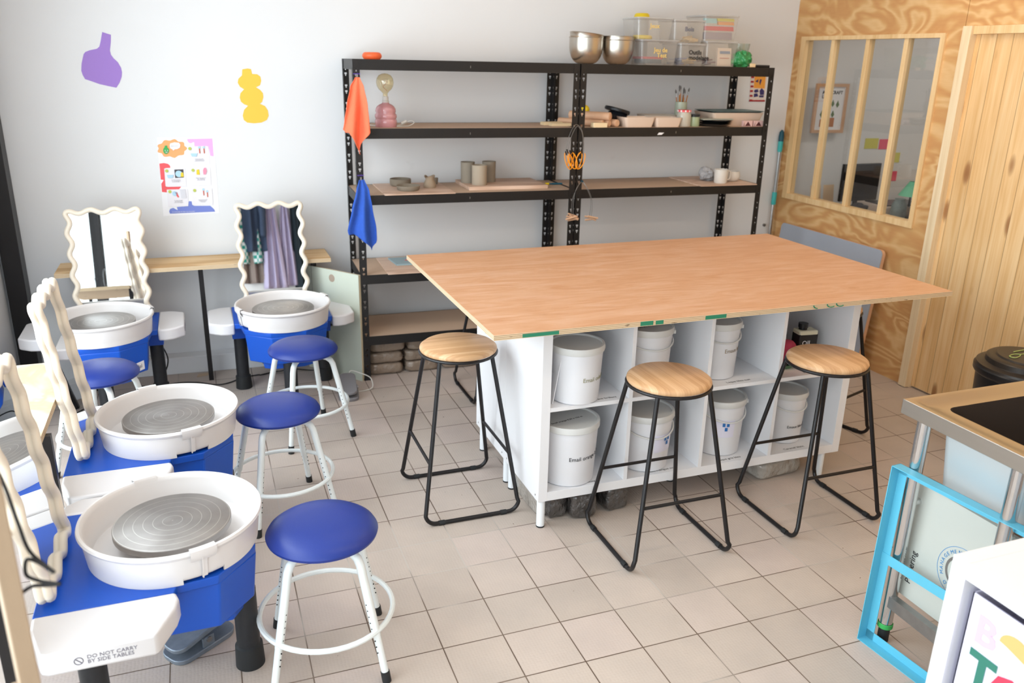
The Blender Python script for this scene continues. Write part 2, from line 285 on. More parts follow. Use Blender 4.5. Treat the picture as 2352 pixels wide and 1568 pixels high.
# ------------------------------------------------------------------ mesh tools
class M:
    def __init__(s): s.v = []; s.f = []; s.mi = []; s.cur = 0
    def add(s, vs, fs):
        o = len(s.v); s.v += [tuple(v) for v in vs]; s.f += [tuple(i+o for i in f) for f in fs]; s.mi += [s.cur]*len(fs); return s
    def box(s, a, b):
        x0, y0, z0 = a; x1, y1, z1 = b
        return s.add([(x0, y0, z0), (x1, y0, z0), (x1, y1, z0), (x0, y1, z0), (x0, y0, z1), (x1, y0, z1), (x1, y1, z1), (x0, y1, z1)],
                     [(0, 3, 2, 1), (4, 5, 6, 7), (0, 1, 5, 4), (1, 2, 6, 5), (2, 3, 7, 6), (3, 0, 4, 7)])
    def hexa(s, vs): return s.add(vs, [(0, 3, 2, 1), (4, 5, 6, 7), (0, 1, 5, 4), (1, 2, 6, 5), (2, 3, 7, 6), (3, 0, 4, 7)])
    def prism(s, poly, z0, z1, top=1.0, ctr=None):
        n = len(poly); c = ctr or (sum(p[0] for p in poly)/n, sum(p[1] for p in poly)/n)
        vs = [(c[0]+(p[0]-c[0])*top, c[1]+(p[1]-c[1])*top, z0) for p in poly] + [(p[0], p[1], z1) for p in poly]
        return s.add(vs, [tuple(range(n-1, -1, -1)), tuple(range(n, 2*n))] + [(i, (i+1) % n, n+(i+1) % n, n+i) for i in range(n)])
    def lathe(s, prof, seg=40, c=(0, 0, 0), a0=0, a1=2*PI, closed=None):
        full = abs(a1-a0-2*PI) < 1e-6; k = seg if full else seg+1; vs = []; fs = []
        for r, z in prof:
            for i in range(k):
                a = a0+(a1-a0)*i/seg; vs.append((c[0]+r*math.cos(a), c[1]+r*math.sin(a), c[2]+z))
        for j in range(len(prof)-1):
            for i in range(seg):
                i2 = (i+1) % k
                fs.append((j*k+i, j*k+i2, (j+1)*k+i2, (j+1)*k+i))
        return s.add(vs, fs)
    def tube(s, pts, r, seg=10, closed=False, caps=True):
        pts = [Vector(p) for p in pts]; n = len(pts)
        if not isinstance(r, (list, tuple)): r = [r]*n
        tang = []
        for i in range(n):
            a = pts[i-1] if (i > 0 or closed) else pts[i]; b = pts[(i+1) % n] if (i < n-1 or closed) else pts[i]
            tang.append((b-a).normalized())
        u = tang[0].orthogonal().normalized(); vs = []
        for i in range(n):
            if i: 
                u = (u - tang[i]*u.dot(tang[i]))
                u = u.normalized() if u.length > 1e-6 else tang[i].orthogonal().normalized()
            v = tang[i].cross(u)
            for j in range(seg):
                a = 2*PI*j/seg; vs.append(pts[i]+(u*math.cos(a)+v*math.sin(a))*r[i])
        fs = []
        for i in range(n if closed else n-1):
            i2 = (i+1) % n
            for j in range(seg): fs.append((i*seg+j, i*seg+(j+1) % seg, i2*seg+(j+1) % seg, i2*seg+j))
        if caps and not closed: fs += [tuple(range(seg-1, -1, -1)), tuple((n-1)*seg+j for j in range(seg))]
        return s.add(vs, fs)
    def cyl(s, a, b, r, seg=20): return s.tube([a, b], r, seg)
    def ball(s, c, rx, ry=None, rz=None, seg=20, rings=12):
        ry = ry or rx; rz = rz or rx; prof = []
        vs = []; fs = []
        for i in range(rings+1):
            t = PI*i/rings
            for j in range(seg):
                a = 2*PI*j/seg; vs.append((c[0]+rx*math.sin(t)*math.cos(a), c[1]+ry*math.sin(t)*math.sin(a), c[2]-rz*math.cos(t)))
        for i in range(rings):
            for j in range(seg): fs.append((i*seg+j, i*seg+(j+1) % seg, (i+1)*seg+(j+1) % seg, (i+1)*seg+j))
        return s.add(vs, fs)
    def xf(s, mtx): s.v = [tuple(mtx @ Vector(v)) for v in s.v]; return s
    def build(s, name, mats, parent=None, bevel=0, smooth=True, seg=2, sub=0):
        me = bpy.data.meshes.new(name); me.from_pydata(s.v, [], s.f); me.update()
        if not isinstance(mats, (list, tuple)): mats = [mats]
        for m_ in mats: me.materials.append(m_)
        bm = bmesh.new(); bm.from_mesh(me)
        bmesh.ops.remove_doubles(bm, verts=bm.verts, dist=1e-6)
        bm.to_mesh(me); bm.free()
        if len(mats) > 1 and len(me.polygons) == len(s.mi):
            for p, i in zip(me.polygons, s.mi): p.material_index = i
        bm = bmesh.new(); bm.from_mesh(me); bmesh.ops.recalc_face_normals(bm, faces=bm.faces); bm.to_mesh(me); bm.free()
        o = bpy.data.objects.new(name, me); COL.objects.link(o)
        if parent: o.parent = parent
        if bevel:
            b = o.modifiers.new('bevel', 'BEVEL'); b.width = bevel; b.segments = seg; b.limit_method = 'ANGLE'; b.angle_limit = .6
        if sub:
            q = o.modifiers.new('sub', 'SUBSURF'); q.levels = sub; q.render_levels = sub
        if smooth:
            for p in me.polygons: p.use_smooth = True
            try: me.set_sharp_from_angle(angle=.7)
            except Exception: pass
        return o
def tag(o, label=None, cat=None, group=None, kind=None):
    if label: o['label'] = label
    if cat: o['category'] = cat
    if group: o['group'] = group
    if kind: o['kind'] = kind
    return o
def thing(name, label, cat, loc=(0, 0, 0), rz=0, group=None):
    o = bpy.data.objects.new(name, None); COL.objects.link(o); o.location = loc; o.rotation_euler = (0, 0, rz); o.empty_display_size = .05
    return tag(o, label, cat, group)
def copy_tree(o, parent=None):
    c = o.copy(); COL.objects.link(c); c.parent = parent
    for ch in list(o.children): copy_tree(ch, c)
    return c
def struct(name, mm, mats, **k): return tag(mm.build(name, mats, **k), kind='structure')
def text(name, s_, size, mt, loc, rot, parent, extrude=.0004, align='LEFT', sx=1, spacing=1, bold=0):
    cu = bpy.data.curves.new(name, 'FONT'); cu.body = s_; cu.size = size; cu.extrude = extrude; cu.align_x = align; cu.space_line = spacing; cu.offset = bold
    cu.resolution_u = 2
    t = bpy.data.objects.new(name, cu); COL.objects.link(t)
    dg = bpy.context.evaluated_depsgraph_get(); me = bpy.data.meshes.new_from_object(t.evaluated_get(dg)); bpy.data.objects.remove(t); bpy.data.curves.remove(cu)
    me.materials.clear(); me.materials.append(mt)
    o = bpy.data.objects.new(name, me); COL.objects.link(o); o.parent = parent; o.location = loc; o.rotation_euler = rot; o.scale = (sx, 1, 1); return o
def patch(poly, d0, d1, plane='XZ'):
    """thin flat shape: poly in (u,v); placed in XZ plane with y from d0 to d1"""
    mm = M(); n = len(poly)
    vs = [(u, d0, v) for u, v in poly]+[(u, d1, v) for u, v in poly]
    mm.add(vs, [tuple(range(n)), tuple(range(2*n-1, n-1, -1))]+[(i, n+i, n+(i+1) % n, (i+1) % n) for i in range(n)])
    return mm
def rrect(x0, y0, x1, y1, r, n=5):
    p = []
    for cx, cy_, a in ((x1-r, y1-r, 0), (x0+r, y1-r, 90), (x0+r, y0+r, 180), (x1-r, y0+r, 270)):
        for i in range(n+1):
            t = math.radians(a+90*i/n); p.append((cx+r*math.cos(t), cy_+r*math.sin(t)))
    return p
def arc(cx, cy_, r, a0, a1, n=12, ry=None): return [(cx+r*math.cos(math.radians(a0+(a1-a0)*i/n)), cy_+(ry or r)*math.sin(math.radians(a0+(a1-a0)*i/n))) for i in range(n+1)]
def smoothpath(pts, n=8, closed=False):
    pts = [Vector(p) for p in pts]; out = []; N = len(pts)
    rng = range(N if closed else N-1)
    for i in rng:
        p0 = pts[i-1] if (closed or i > 0) else pts[i]; p1 = pts[i]; p2 = pts[(i+1) % N]; p3 = pts[(i+2) % N] if (closed or i+2 < N) else p2
        for k in range(n):
            t = k/n; out.append(.5*((2*p1)+(p2-p0)*t+(2*p0-5*p1+4*p2-p3)*t*t+(-p0+3*p1-3*p2+p3)*t**3))
    if not closed: out.append(pts[-1])
    return out

# shelf / back wall frame
RS = -0.0388; S0 = Vector((0.1985, 1.5364, 0)); SM = Matrix.Translation(S0) @ Matrix.Rotation(RS, 4, 'Z')
def sw(x, y, z=0): return tuple(SM @ Vector((x, y, z)))
WY = .47                                     # back wall plane in that frame
BW = Matrix.Translation(SM @ Vector((0, WY, 0))) @ Matrix.Rotation(RS, 4, 'Z')
def wallthing(name, label, cat, x, z, **k):
    o = thing(name, label, cat, sw(x, WY-.001, z), RS, **k); return o

# ------------------------------------------------------------------ the room
CH = 2.75
struct('floor', M().box((-1.75, -4.45, -.05), (5.2, 2.5, 0)), TILES, smooth=False)
struct('ceiling', M().box((-1.75, -4.45, CH), (5.2, 2.5, CH+.05)), CEIL, smooth=False)
wb = M().box((-1.80, 0, 0), (5.0, .12, CH)).xf(BW); struct('wall_back', wb, WALL, smooth=False)
pl = M().box((-1.71, -.09, 0), (-.05, 0, .10)).xf(BW); struct('baseboard_back', pl, WALL, bevel=.004, smooth=False)
# left side: plastered jamb then the glazed shop front
struct('wall_left', M().box((-1.72, 1.25, 0), (-1.60, 2.10, CH)), WALL, smooth=False)
fr = M().box((-1.80, -.10, 0), (-1.71, -.005, 2.72)).xf(BW)
struct('trim_1', fr, BLKM, bevel=.004, smooth=False)
def frame_post(y0, y1, z0=0, z1=CH, x0=-1.66, x1=-1.57):
    mm = M().box((x0, y0, z0), (x1, y1, z1)); 
    for k in range(3): mm.box((x1, y0+(y1-y0)*(.2+.3*k)-.006, z0), (x1+.008, y0+(y1-y0)*(.2+.3*k)+.006, z1))
    return mm
sf = frame_post(-2.98, -2.80); 
for y0, y1 in ((1.17, 1.25),): sf.box((-1.66, y0, 0), (-1.57, y1, CH))
sf.box((-1.66, -4.3, 0), (-1.57, 1.25, .07)); sf.box((-1.66, -4.3, 2.62), (-1.57, 1.25, CH))
struct('window_1', sf, BLKM, bevel=.003, smooth=False)
g = M().box((-1.618, -4.22, .07), (-1.612, -2.98, 2.62)).box((-1.618, -2.80, .07), (-1.612, 1.17, 2.62)).build('pane', PANE2, bpy.data.objects['window_1'], smooth=False)
hd = M().cyl((-1.60, -2.70, .92), (-1.57, -2.70, .92), .012); hd.ball((-1.555, -2.70, .92), .018, .05, .1); hd.build('door_handle', BLKM, bpy.data.objects['window_1'])
# wall behind the camera: window from x -1.6 to .3, then plaster
struct('wall_front', M().box((-.42, -4.42, 0), (5.0, -4.3, CH)), WALL, smooth=False)
wf = M().box((-1.72, -4.40, 0), (-1.68, -4.31, CH)).box((-.50, -4.40, 0), (-.42, -4.31, CH)).box((-1.68, -4.40, 0), (-.50, -4.31, .07)).box((-1.68, -4.40, 2.62), (-.50, -4.31, CH))
struct('window_2', wf, LAM, bevel=.003, smooth=False)
M().box((-1.68, -4.358, .07), (-.50, -4.352, 2.62)).build('pane', PANE2, bpy.data.objects['window_2'], smooth=False)

# right: plywood partition with an interior window, then a boarded sliding door
PX = 3.17
pw = M().box((PX, .668, 0), (PX+.03, 1.95, .915)).box((PX, .668, 1.935), (PX+.03, 1.95, CH)).box((PX, 1.817, .915), (PX+.03, 1.95, 1.935))
pw.box((PX, .555, 0), (PX+.03, .668, 1.96)).box((PX, .565, 1.96), (PX+.03, .668, CH)).box((PX, -4.3, 1.966), (PX+.03, .562, CH))
struct('wall_right', pw, PLYW, smooth=False)
door = M().box((PX+.015, -4.3, .012), (PX+.04, .50, 1.94)); struct('door_1', door, PINE, smooth=False)
dt = M().box((PX-.028, .498, .004), (PX+.0, .552, 1.965)).box((PX-.0, .498, .0), (PX+.05, .552, 1.965)); struct('trim_2', dt, BATTENW, bevel=.002, smooth=False)
struct('trim_3', M().box((PX-.012, -4.3, 1.925), (PX+.02, .498, 1.965)), BATTEN, bevel=.002, smooth=False)
wn = M()
wn.box((PX-.012, 1.772, .935), (PX+.05, 1.817, 1.912)).box((PX-.012, .668, .935), (PX+.05, .700, 1.912)).box((PX-.013, .668, 1.912), (PX+.05, 1.817, 1.935)).box((PX-.013, .668, .900), (PX+.05, 1.817, .935))
wo = struct('window_3', wn, BATTEN, smooth=False)
for y in (1.512, 1.218, .924): M().box((PX-.004, y, .935), (PX+.04, y+.03, 1.912)).build('mullion', BATTEN, wo, bevel=.002, smooth=False)
M().box((PX+.016, .70, .935), (PX+.019, 1.772, 1.912)).build('pane', PANE, wo, smooth=False)

# ceiling tube lamps
def ceiling_lamp(x, y, label):
    t = thing('ceiling_lamp', label, 'lamp', (x, y, CH), 0)
    M().box((-.62, -.07, -.05), (.62, .07, 0)).build('housing', WPL, t, bevel=.004, smooth=False)
    M().cyl((-.6, 0, -.062), (.6, 0, -.062), .013).build('tube', mat('lamp_tube', (1, 1, 1, 1), .5, emit=((1, .93, .85, 1), 4)), t)
for x, y, l_ in ((.6, .3, 'ceiling tube lamp above the end of the plywood table by the wheels'), (2.3, .3, 'ceiling tube lamp above the table end by the plywood partition'),
                 (.6, -1.6, 'ceiling tube lamp in front of the table on the wheels side'), (2.3, -1.6, 'ceiling tube lamp above the steel sink')):
    ceiling_lamp(x, y, l_)

# ------------------------------------------------------------------ black shelving units
LV = [.261, .617, 1.053, 1.400, 1.742]; BH = .052; SW_ = 1.2446; SD = .42; PW = .036
def post_mesh(fx, fy):
    """angle post with key holes, corner at origin, flanges toward +fx and +fy"""
    mm = M(); T = .002
    def strip(ax):
        def bx(a0, a1, z0, z1):
            if ax == 'x': xs = sorted((a0*fx, a1*fx)); ys = sorted((0, T*fy)); mm.box((xs[0], ys[0], z0), (xs[1], ys[1], z1))
            else: ys = sorted((a0*fy, a1*fy)); xs = sorted((0, T*fx)); mm.box((xs[0], ys[0], z0), (xs[1], ys[1], z1))
        holes = []
        z = .045
        while z < 1.70:
            holes += [z, z+.031]; z += .0945
        c = PW*.5; z0 = 0
        bx(0, c-.0065, 0, 1.742); bx(c+.0065, PW, 0, 1.742)
        for h in holes:
            bx(c-.0065, c+.0065, z0, h)
            bx(c-.0065, c-.0028, h, h+.009); bx(c+.0028, c+.0065, h, h+.009)
            z0 = h+.018
        bx(c-.0065, c+.0065, z0, 1.742)
    strip('x'); strip('y'); return mm
def shelf_unit(x0, label, name='metal_shelving_unit'):
    t = thing(name, label, 'shelving unit', sw(x0, 0), RS)
    for cx, cy_, fx, fy in ((0, 0, 1, 1), (SW_, 0, -1, 1), (0, SD, 1, -1), (SW_, SD, -1, -1)):
        p = post_mesh(fx, fy).build('post', BLK, t, smooth=False); p.location = (cx, cy_, 0)
    for z in LV:
        sh = M().box((.006, .006, z-.007), (SW_-.006, SD-.006, z-.001)).build('shelf_board', MDF, t, smooth=False)
        b = M(); T = .003
        b.box((.003, .003, z-BH), (SW_-.003, .006, z)); b.box((.003, SD-.006, z-BH), (SW_-.003, SD-.003, z))
        b.box((.003, .003, z-BH), (.006, SD-.003, z)); b.box((SW_-.006, .003, z-BH), (SW_-.003, SD-.003, z))
        b.build('beam_frame', BLK, t, smooth=False)
        M().box((SW_/2-.004, .0012, z-.034), (SW_/2-.001, .0034, z-.022)).build('clip', GALV, sh, smooth=False)
    for cx in (.018, SW_-.018):
        for cy_ in (.018, SD-.018): M().box((cx-.02, cy_-.02, 0), (cx+.02, cy_+.02, .012)).build('foot', BLKP, t, smooth=False)
    return t
shelf_unit(0, 'black metal shelving unit nearer the pottery wheels, with orange and blue cloths on its post')
shelf_unit(SW_+.0, 'black metal shelving unit nearer the plywood partition, steel bowls and clear boxes on top').location = sw(SW_+.006, 0)

# ------------------------------------------------------------------ work table: top and the two cube units that carry it
tt = M(); tt.cur = 0
x0, x1, y0, y1, z0, z1 = .2968, 2.3262, -.395, .853, .8582, .8776
tt.add([(x0, y0, z0), (x1, y0, z0), (x1, y1, z0), (x0, y1, z0), (x0, y0, z1), (x1, y0, z1), (x1, y1, z1), (x0, y1, z1)], [(4, 5, 6, 7)])
tt.cur = 1; tt.add([(x0, y0, z0), (x1, y0, z0), (x1, y1, z0), (x0, y1, z0), (x0, y0, z1), (x1, y0, z1), (x1, y1, z1), (x0, y1, z1)], [(0, 3, 2, 1), (0, 1, 5, 4), (1, 2, 6, 5), (2, 3, 7, 6), (3, 0, 4, 7)])
me = bpy.data.meshes.new('plywood_tabletop'); me.from_pydata(tt.v, [], tt.f); me.materials.append(TABLE); me.materials.append(EDGE)
for p, i in zip(me.polygons, tt.mi): p.material_index = i
top = bpy.data.objects.new('plywood_tabletop', me); COL.objects.link(top)
tag(top, 'large orange-brown plywood tabletop resting on two white cube shelves', 'table')
for a, b, h in ((.40, .535, .8), (.853, .905, 1), (.915, .947, .9), (1.124, 1.215, .9)): M().box((a, y0-.0006, z0+.002), (b, y0, z0+.002+.016*h)).build('green_paint_mark', GREENM, top, smooth=False)
for a in (1.635, 1.70, 1.745):
    pts = [(a+.022*math.cos(t), y0-.001, z1-.003+.013*math.sin(t)) for t in [PI+PI*i/8*(.45 if a < 1.7 else .7) for i in range(9)]]
    M().tube(pts, .0022, 6).build('green_paint_mark', GREENM, top, smooth=False)

KW, KD, KH, KZ = 1.455, .388, .738, .12
def cube_unit(x, y, label):
    t = thing('cube_shelf', label, 'shelf', (x, y, 0)); o = .038; d = .016
    for xx in (0, KW-o): M().box((xx, 0, KZ), (xx+o, KD, KZ+KH)).build('side_panel', LAM, t, bevel=.001, smooth=False)
    M().box((o, .0005, KZ), (KW-o, KD-.0005, KZ+o)).build('bottom_panel', LAM, t, bevel=.001, smooth=False)
    M().box((o, .0005, KZ+KH-o), (KW-o, KD-.0005, KZ+KH)).build('top_panel', LAM, t, bevel=.001, smooth=False)
    cw = (KW-2*o-3*d)/4
    for i in range(3): xx = o+cw*(i+1)+d*i; M().box((xx, .001, KZ+o), (xx+d, KD-.001, KZ+KH-o)).build('divider', LAM, t, smooth=False)
    for i in range(4): xx = o+(cw+d)*i; M().box((xx, .001, KZ+.378), (xx+cw, KD-.001, KZ+.378+d)).build('shelf', LAM, t, smooth=False)
    for lx, ly in ((.022, .022), (KW-.075, .022), (.022, KD-.04), (KW-.075, KD-.04), (KW*.49, KD*.5)):
        lg = M().cyl((lx, ly, .004), (lx, ly, KZ), .0165, 20).build('leg', WLEG, t)
        M().cyl((lx, ly, 0), (lx, ly, .006), .0172, 20).build('foot_pad', RUB, lg)
    sb = M()
    for yy, zz in ((.03, KZ+.02), (KD-.03, KZ+.02)): sb.cyl((-.0006, yy, zz), (.001, yy, zz), .004, 10)
    sb.build('screw', GALV, t)
    return t, cw
u1, CW = cube_unit(.541, -.248, 'white cube shelf with open cells of buckets facing the camera, under the tabletop')
u2, _ = cube_unit(.541, .142, 'white cube shelf back to back behind the bucket shelf, under the tabletop')
def cellx(i): return .541+.038+(CW+.016)*i

# ------------------------------------------------------------------ buckets
def bucket(x, y, z, r, h, label, lid=True, handle=0, txt=None, ta=-105, txtmat=INK, tz=.45, ts=.024, lidtxt=None, sticker=False):
    t = thing('plastic_bucket', label, 'bucket', (x, y, z), 0, 'white plastic buckets in the cube shelf')
    rb = r*.90
    M().lathe([(0, 0), (rb-.006, 0), (rb, .004), (rb+(r-rb)*.8, h*.8), (r*.985, h-.045), (r*.985, h-.04), (r*.995, h-.012), (r*.96, h-.012)], 48).build('body', BUCK, t)
    ld = M().lathe([(0, h-.004), (r*.93, h-.004), (r*.95, h+.003), (r*1.03, h+.003), (r*1.045, h-.003), (r*1.045, h-.022), (r*1.03, h-.024), (r*1.0, h-.024)], 48).build('lid', LID, t)
    M().box((r*1.0, -.014, h-.03), (r*1.10, .014, h-.014)).xf(Matrix.Rotation(math.radians(handle), 4, 'Z')).build('tab', LID, ld, bevel=.002, smooth=False)
    # thin bail handle on the smaller buckets only
    pts = []
    for i in range(17):
        a = PI*i/16; aa = a+math.radians(-180); rr = r*1.03
        pts.append((rr*math.cos(aa), rr*math.sin(aa), h-.045-.09*math.sin(a)**1.0*(.35 if sticker is False else .5)))
    if r < .1165 and abs(r-.103) > .0005: M().tube(pts, .0035, 6).build('handle', LID, t)
    def wrap(o, rad, ang):
        me_ = o.data
        for v in me_.vertices:
            a = math.radians(ang)+v.co.x/rad; rr = rad+v.co.z
            v.co = Vector((rr*math.cos(a), rr*math.sin(a), v.co.y))
        me_.update()
    if sticker:
        n = 14; vs = []; a0, a1 = math.radians(ta-16), math.radians(ta+38); rr = r*.965
        mm = M()
        for i in range(n+1):
            a = a0+(a1-a0)*i/n
            for zz, r2 in ((h*.36, rb+(r-rb)*.36+.0008), (h*.68, rb+(r-rb)*.72+.0012)): vs.append((r2*math.cos(a)*1.002, r2*math.sin(a)*1.002, zz))
        mm.add(vs, [(2*i, 2*i+1, 2*i+3, 2*i+2) for i in range(n)]); mm.build('sticker', mat('sticker_white', S(226, 224, 240), .4), t)
        mm = M(); vs = []
        for k, (zz, a_) in enumerate(((h*.60, ta+10), (h*.60, ta+20), (h*.52, ta+16))):
            a = math.radians(a_); r2 = rb+(r-rb)*.7+.003; 
            c = Vector((r2*math.cos(a), r2*math.sin(a), zz)); tn = Vector((-math.sin(a), math.cos(a), 0))*.006
            mm.add([c-tn-Vector((0, 0, .008)), c+tn-Vector((0, 0, .008)), c+tn+Vector((0, 0, .008)), c-tn+Vector((0, 0, .008))], [(0, 1, 2, 3)])
        mm.build('printed_symbol', mat('blue_symbol', S(40, 110, 180), .5), t)
    if txt:
        o = text('handwriting', txt, ts, txtmat, (0, 0, 0), (0, 0, 0), t, .0002)
        wd = max(v.co.x for v in o.data.vertices)
        wrap(o, rb+(r-rb)*tz+.0014, ta); o.location = (0, 0, h*tz)
    if lidtxt:
        text('handwriting', lidtxt, .014, INK, (-r*.75, -r*.30, h-.0036), (0, 0, .22), t, .0002)
    return t
BZ0, BZ1 = KZ+.038, KZ+.378+.016
bucket(.711, -.135, BZ0, .118, .255, 'wide white bucket in the lowest cell at the wheels end, black handwriting', txt='Email orange 0.30x156 m', ta=-112, lidtxt='Email orange 0.30 x 156 m', handle=10)
bucket(.715, -.165, BZ1, .103, .225, 'white bucket in the upper cell at the wheels end, pale strip of handwriting', txt='Email celadon', ta=-98, txtmat=mat('olive_ink', S(150, 146, 110), .7), tz=.42, handle=-5)
bucket(1.045, -.115, BZ1, .104, .25, 'white bucket in the second upper cell, black writing on its lid', txt='Email blanc', ta=-120, tz=.38, ts=.026, lidtxt='Email 0.7 x 2 bis', handle=-25)
bucket(1.065, -.125, BZ0, .112, .245, 'white bucket in the second lower cell with a printed white sticker behind the stool', sticker=True, ta=-80, handle=-20, txt=None)
bucket(1.385, -.105, BZ1, .096, .24, 'white bucket in the third upper cell with a snap tab and yellowish writing', txt='Emaux bruns', ta=-100, txtmat=mat('brown_ink', S(150, 132, 110), .7), tz=.5, handle=-28)
bucket(1.445, -.100, BZ0, .106, .25, 'white bucket in the third lower cell with a printed sticker and hanging handle', sticker=True, ta=-122, handle=-25)
bucket(1.79, -.100, BZ0, .090, .235, 'smallest white bucket, in the lowest cell at the partition end', txt='Emaux blancs gris', ta=-115, tz=.33, ts=.018, handle=-20)
def celltext(s_, x, y, z): 
    o = text('handwritten_label', s_, .02, INK, (x, y, z), (0, 0, .02), None, .0002); return o
for s_, i, zz, p, dx in (('Email nuage', 0, KZ+.038, 'bottom_panel', .14), ('Matt Mangue noir', 1, KZ+.038, 'bottom_panel', .11), ('Laque gris bleu', 2, KZ+.038, 'bottom_panel', .1), ('Caramel blanc', 3, KZ+.038, 'bottom_panel', .09),
                       ('Transparent brillant', 0, KZ+.394, 'shelf', .14), ('Vert eau', 1, KZ+.394, 'shelf', .14), ('Laque bleu nuit', 2, KZ+.394, 'shelf', .1), ('Brun', 3, KZ+.394, 'shelf', .14)):
    kids = [c for c in u1.children if c.name.split('.')[0] == p]; par = kids[i] if p == 'shelf' else kids[0]
    text('handwritten_label', s_, .019, INK, (cellx(i)-.541+dx, .022, zz+.0004), (0, 0, .02), par, .0001)

# things in the upper cell by the partition
c4 = cellx(3)
oil = thing('oil_can', 'small black and white can with a round cap in the upper cell by the partition', 'can', (c4+.228, -.095, BZ1), -.12)
ob = M().box((-.045, -.03, 0), (.045, .03, .15)).build('body', mat('can_white', S(222, 216, 190), .35), oil, bevel=.006)
M().box((-.0455, -.0308, .055), (.0455, .0305, .135)).build('label', mat('can_black', S(34, 34, 36), .4), ob, bevel=.005, smooth=False).visible_shadow = True
M().box((-.0458, -.0310, .03), (.0458, -.0300, .055)).build('yellow_band', mat('can_yellow', S(232, 196, 50), .5), ob, smooth=False)
text('label_text', 'OIL', .03, PAPER, (-.03, -.0312, .085), (PI/2, 0, 0), ob, .0003)
M().lathe([(0, .15), (.018, .15), (.018, .158), (.021, .16), (.021, .178), (0, .178)], 20, (-.015, 0, 0)).build('cap', BLKP, oil)
def blob(name, label, cat, loc, dims, mt, seed=0, amp=.25, sub=3, group=None, rz=0, flat=True, freq=1.0):
    rnd = random.Random(seed); bm = bmesh.new(); bmesh.ops.create_icosphere(bm, subdivisions=sub, radius=1)
    ph = [(Vector((rnd.uniform(-3, 3), rnd.uniform(-3, 3), rnd.uniform(-3, 3)))*freq, rnd.uniform(0, 6)) for _ in range(7)]
    for v in bm.verts:
        d = v.co.normalized(); s_ = sum(math.sin(p.dot(d)*2+q) for p, q in ph)/7
        c = d*(1+amp*s_*2); v.co = Vector((c.x*dims[0], c.y*dims[1], c.z*dims[2]))
    zmin = min(v.co.z for v in bm.verts)
    for v in bm.verts: v.co.z = max(v.co.z, zmin*.75)
    zm = min(v.co.z for v in bm.verts)
    for v in bm.verts: v.co.z -= zm
    me_ = bpy.data.meshes.new(name); bm.to_mesh(me_); bm.free(); me_.materials.append(mt)
    for p in me_.polygons: p.use_smooth = True
    o = bpy.data.objects.new(name, me_); COL.objects.link(o); o.location = loc; o.rotation_euler = (0, 0, rz)
    return tag(o, label, cat, group)
blob('pink_rag', 'crumpled pink cloth in the upper cell behind the stool by the partition', 'cloth', (c4+.10, -.10, BZ1+.02), (.085, .09, .05), mat('pink_cloth', S(196, 70, 98), .85), 3, .3, 4)
M_ = M().box((0, 0, 0), (.19, .012, .24)); db = M_.build('brown_board', mat('dark_brown_board', S(96, 78, 74), .6), None, smooth=False); db.location = (c4+.012, .10, BZ1); tag(db, 'dark brown board with black writing standing at the back of an upper cell', 'board')
gp = M().lathe([(0, 0), (.06, 0), (.075, .018), (.072, .02), (.058, .005), (0, .005)], 28).build('green_dish', mat('green_dish_plastic', S(88, 132, 96), .5)); gp.location = (c4+.10, -.10, BZ1); tag(gp, 'green dish holding the pink cloth in the upper cell', 'dish')
cd2 = M().box((0, 0, 0), (.003, .17, .21)).build('leaning_card', PAPER, None, smooth=False); cd2.location = (.60, -.215, BZ1+.003); cd2.rotation_euler = (0, .16, 0); tag(cd2, 'white printed card leaning beside the bucket in the upper cell at the wheels end', 'card')

# ------------------------------------------------------------------ bar stools
def bar_stool(loc, rz, label):
    t = thing('bar_stool', label, 'stool', (loc[0], loc[1], 0), rz, 'bamboo-topped black bar stools round the table')
    st = M().lathe([(0, .656), (.146, .656), (.153, .660), (.155, .666), (.153, .673), (.141, .682), (0, .684)], 56).build('seat', BAMBOO, t)
    M().tube([(.153*math.cos(2*PI*i/48), .153*math.sin(2*PI*i/48), .652) for i in range(48)], .0062, 8, closed=True).build('seat_ring', BLKM, t)
    for sx in (-1, 1):
        pts = [(sx*.106, -.106, .652)]
        k = lambda z: 1-z/.652
        pts += [(sx*(.106+.099*k(.06)), -(.106+.094*k(.06)), .06)]
        # rounded lower corners
        xb = sx*.203; c = []
        for i in range(1, 8):
            a = PI/2*i/8; c.append((xb, -.196+.045*(1-math.cos(a)), .0085+.048*(1-math.sin(a))))
        pts += c+[(xb, -.15, .0085)]
        full = pts+[(x, -y, z) for x, y, z in reversed(pts)]
        M().tube(full, .0085, 10).build('leg', BLKM, t)
        for yy in (-.13, .13): M().cyl((xb, yy-.012, .0085), (xb, yy+.012, .0085), .0105, 10).build('floor_clip', RUB, t)
    for sy_ in (-1, 1):
        q = .106+.094*(1-.25/.652); p = .106+.099*(1-.25/.652)
        M().cyl((-p, sy_*q, .25), (p, sy_*q, .25), .0065, 10).build('footrest', BLKM, t)
    return t
s0 = bar_stool((.325, .11), PI/2, 'bamboo-topped black bar stool at the table end facing the pottery wheels')
def stool_copy(src, loc, rz, label):
    o = copy_tree(src); o.location = (loc[0], loc[1], 0); o.rotation_euler = (0, 0, rz); o['label'] = label; return o
stool_copy(s0, (.955, -.452), 0, 'bamboo-topped black bar stool in front of the bucket shelf, nearest the camera')
stool_copy(s0, (1.667, -.452), 0, 'bamboo-topped black bar stool in front of the bucket shelf, nearer the steel sink')
stool_copy(s0, (2.19, .16), PI+.32, 'bamboo-topped black bar stool half hidden behind the table end by the partition')
stool_copy(s0, (.890, 1.188), 0, 'black bar stool behind the table, only a bent foot showing past the white shelf side')

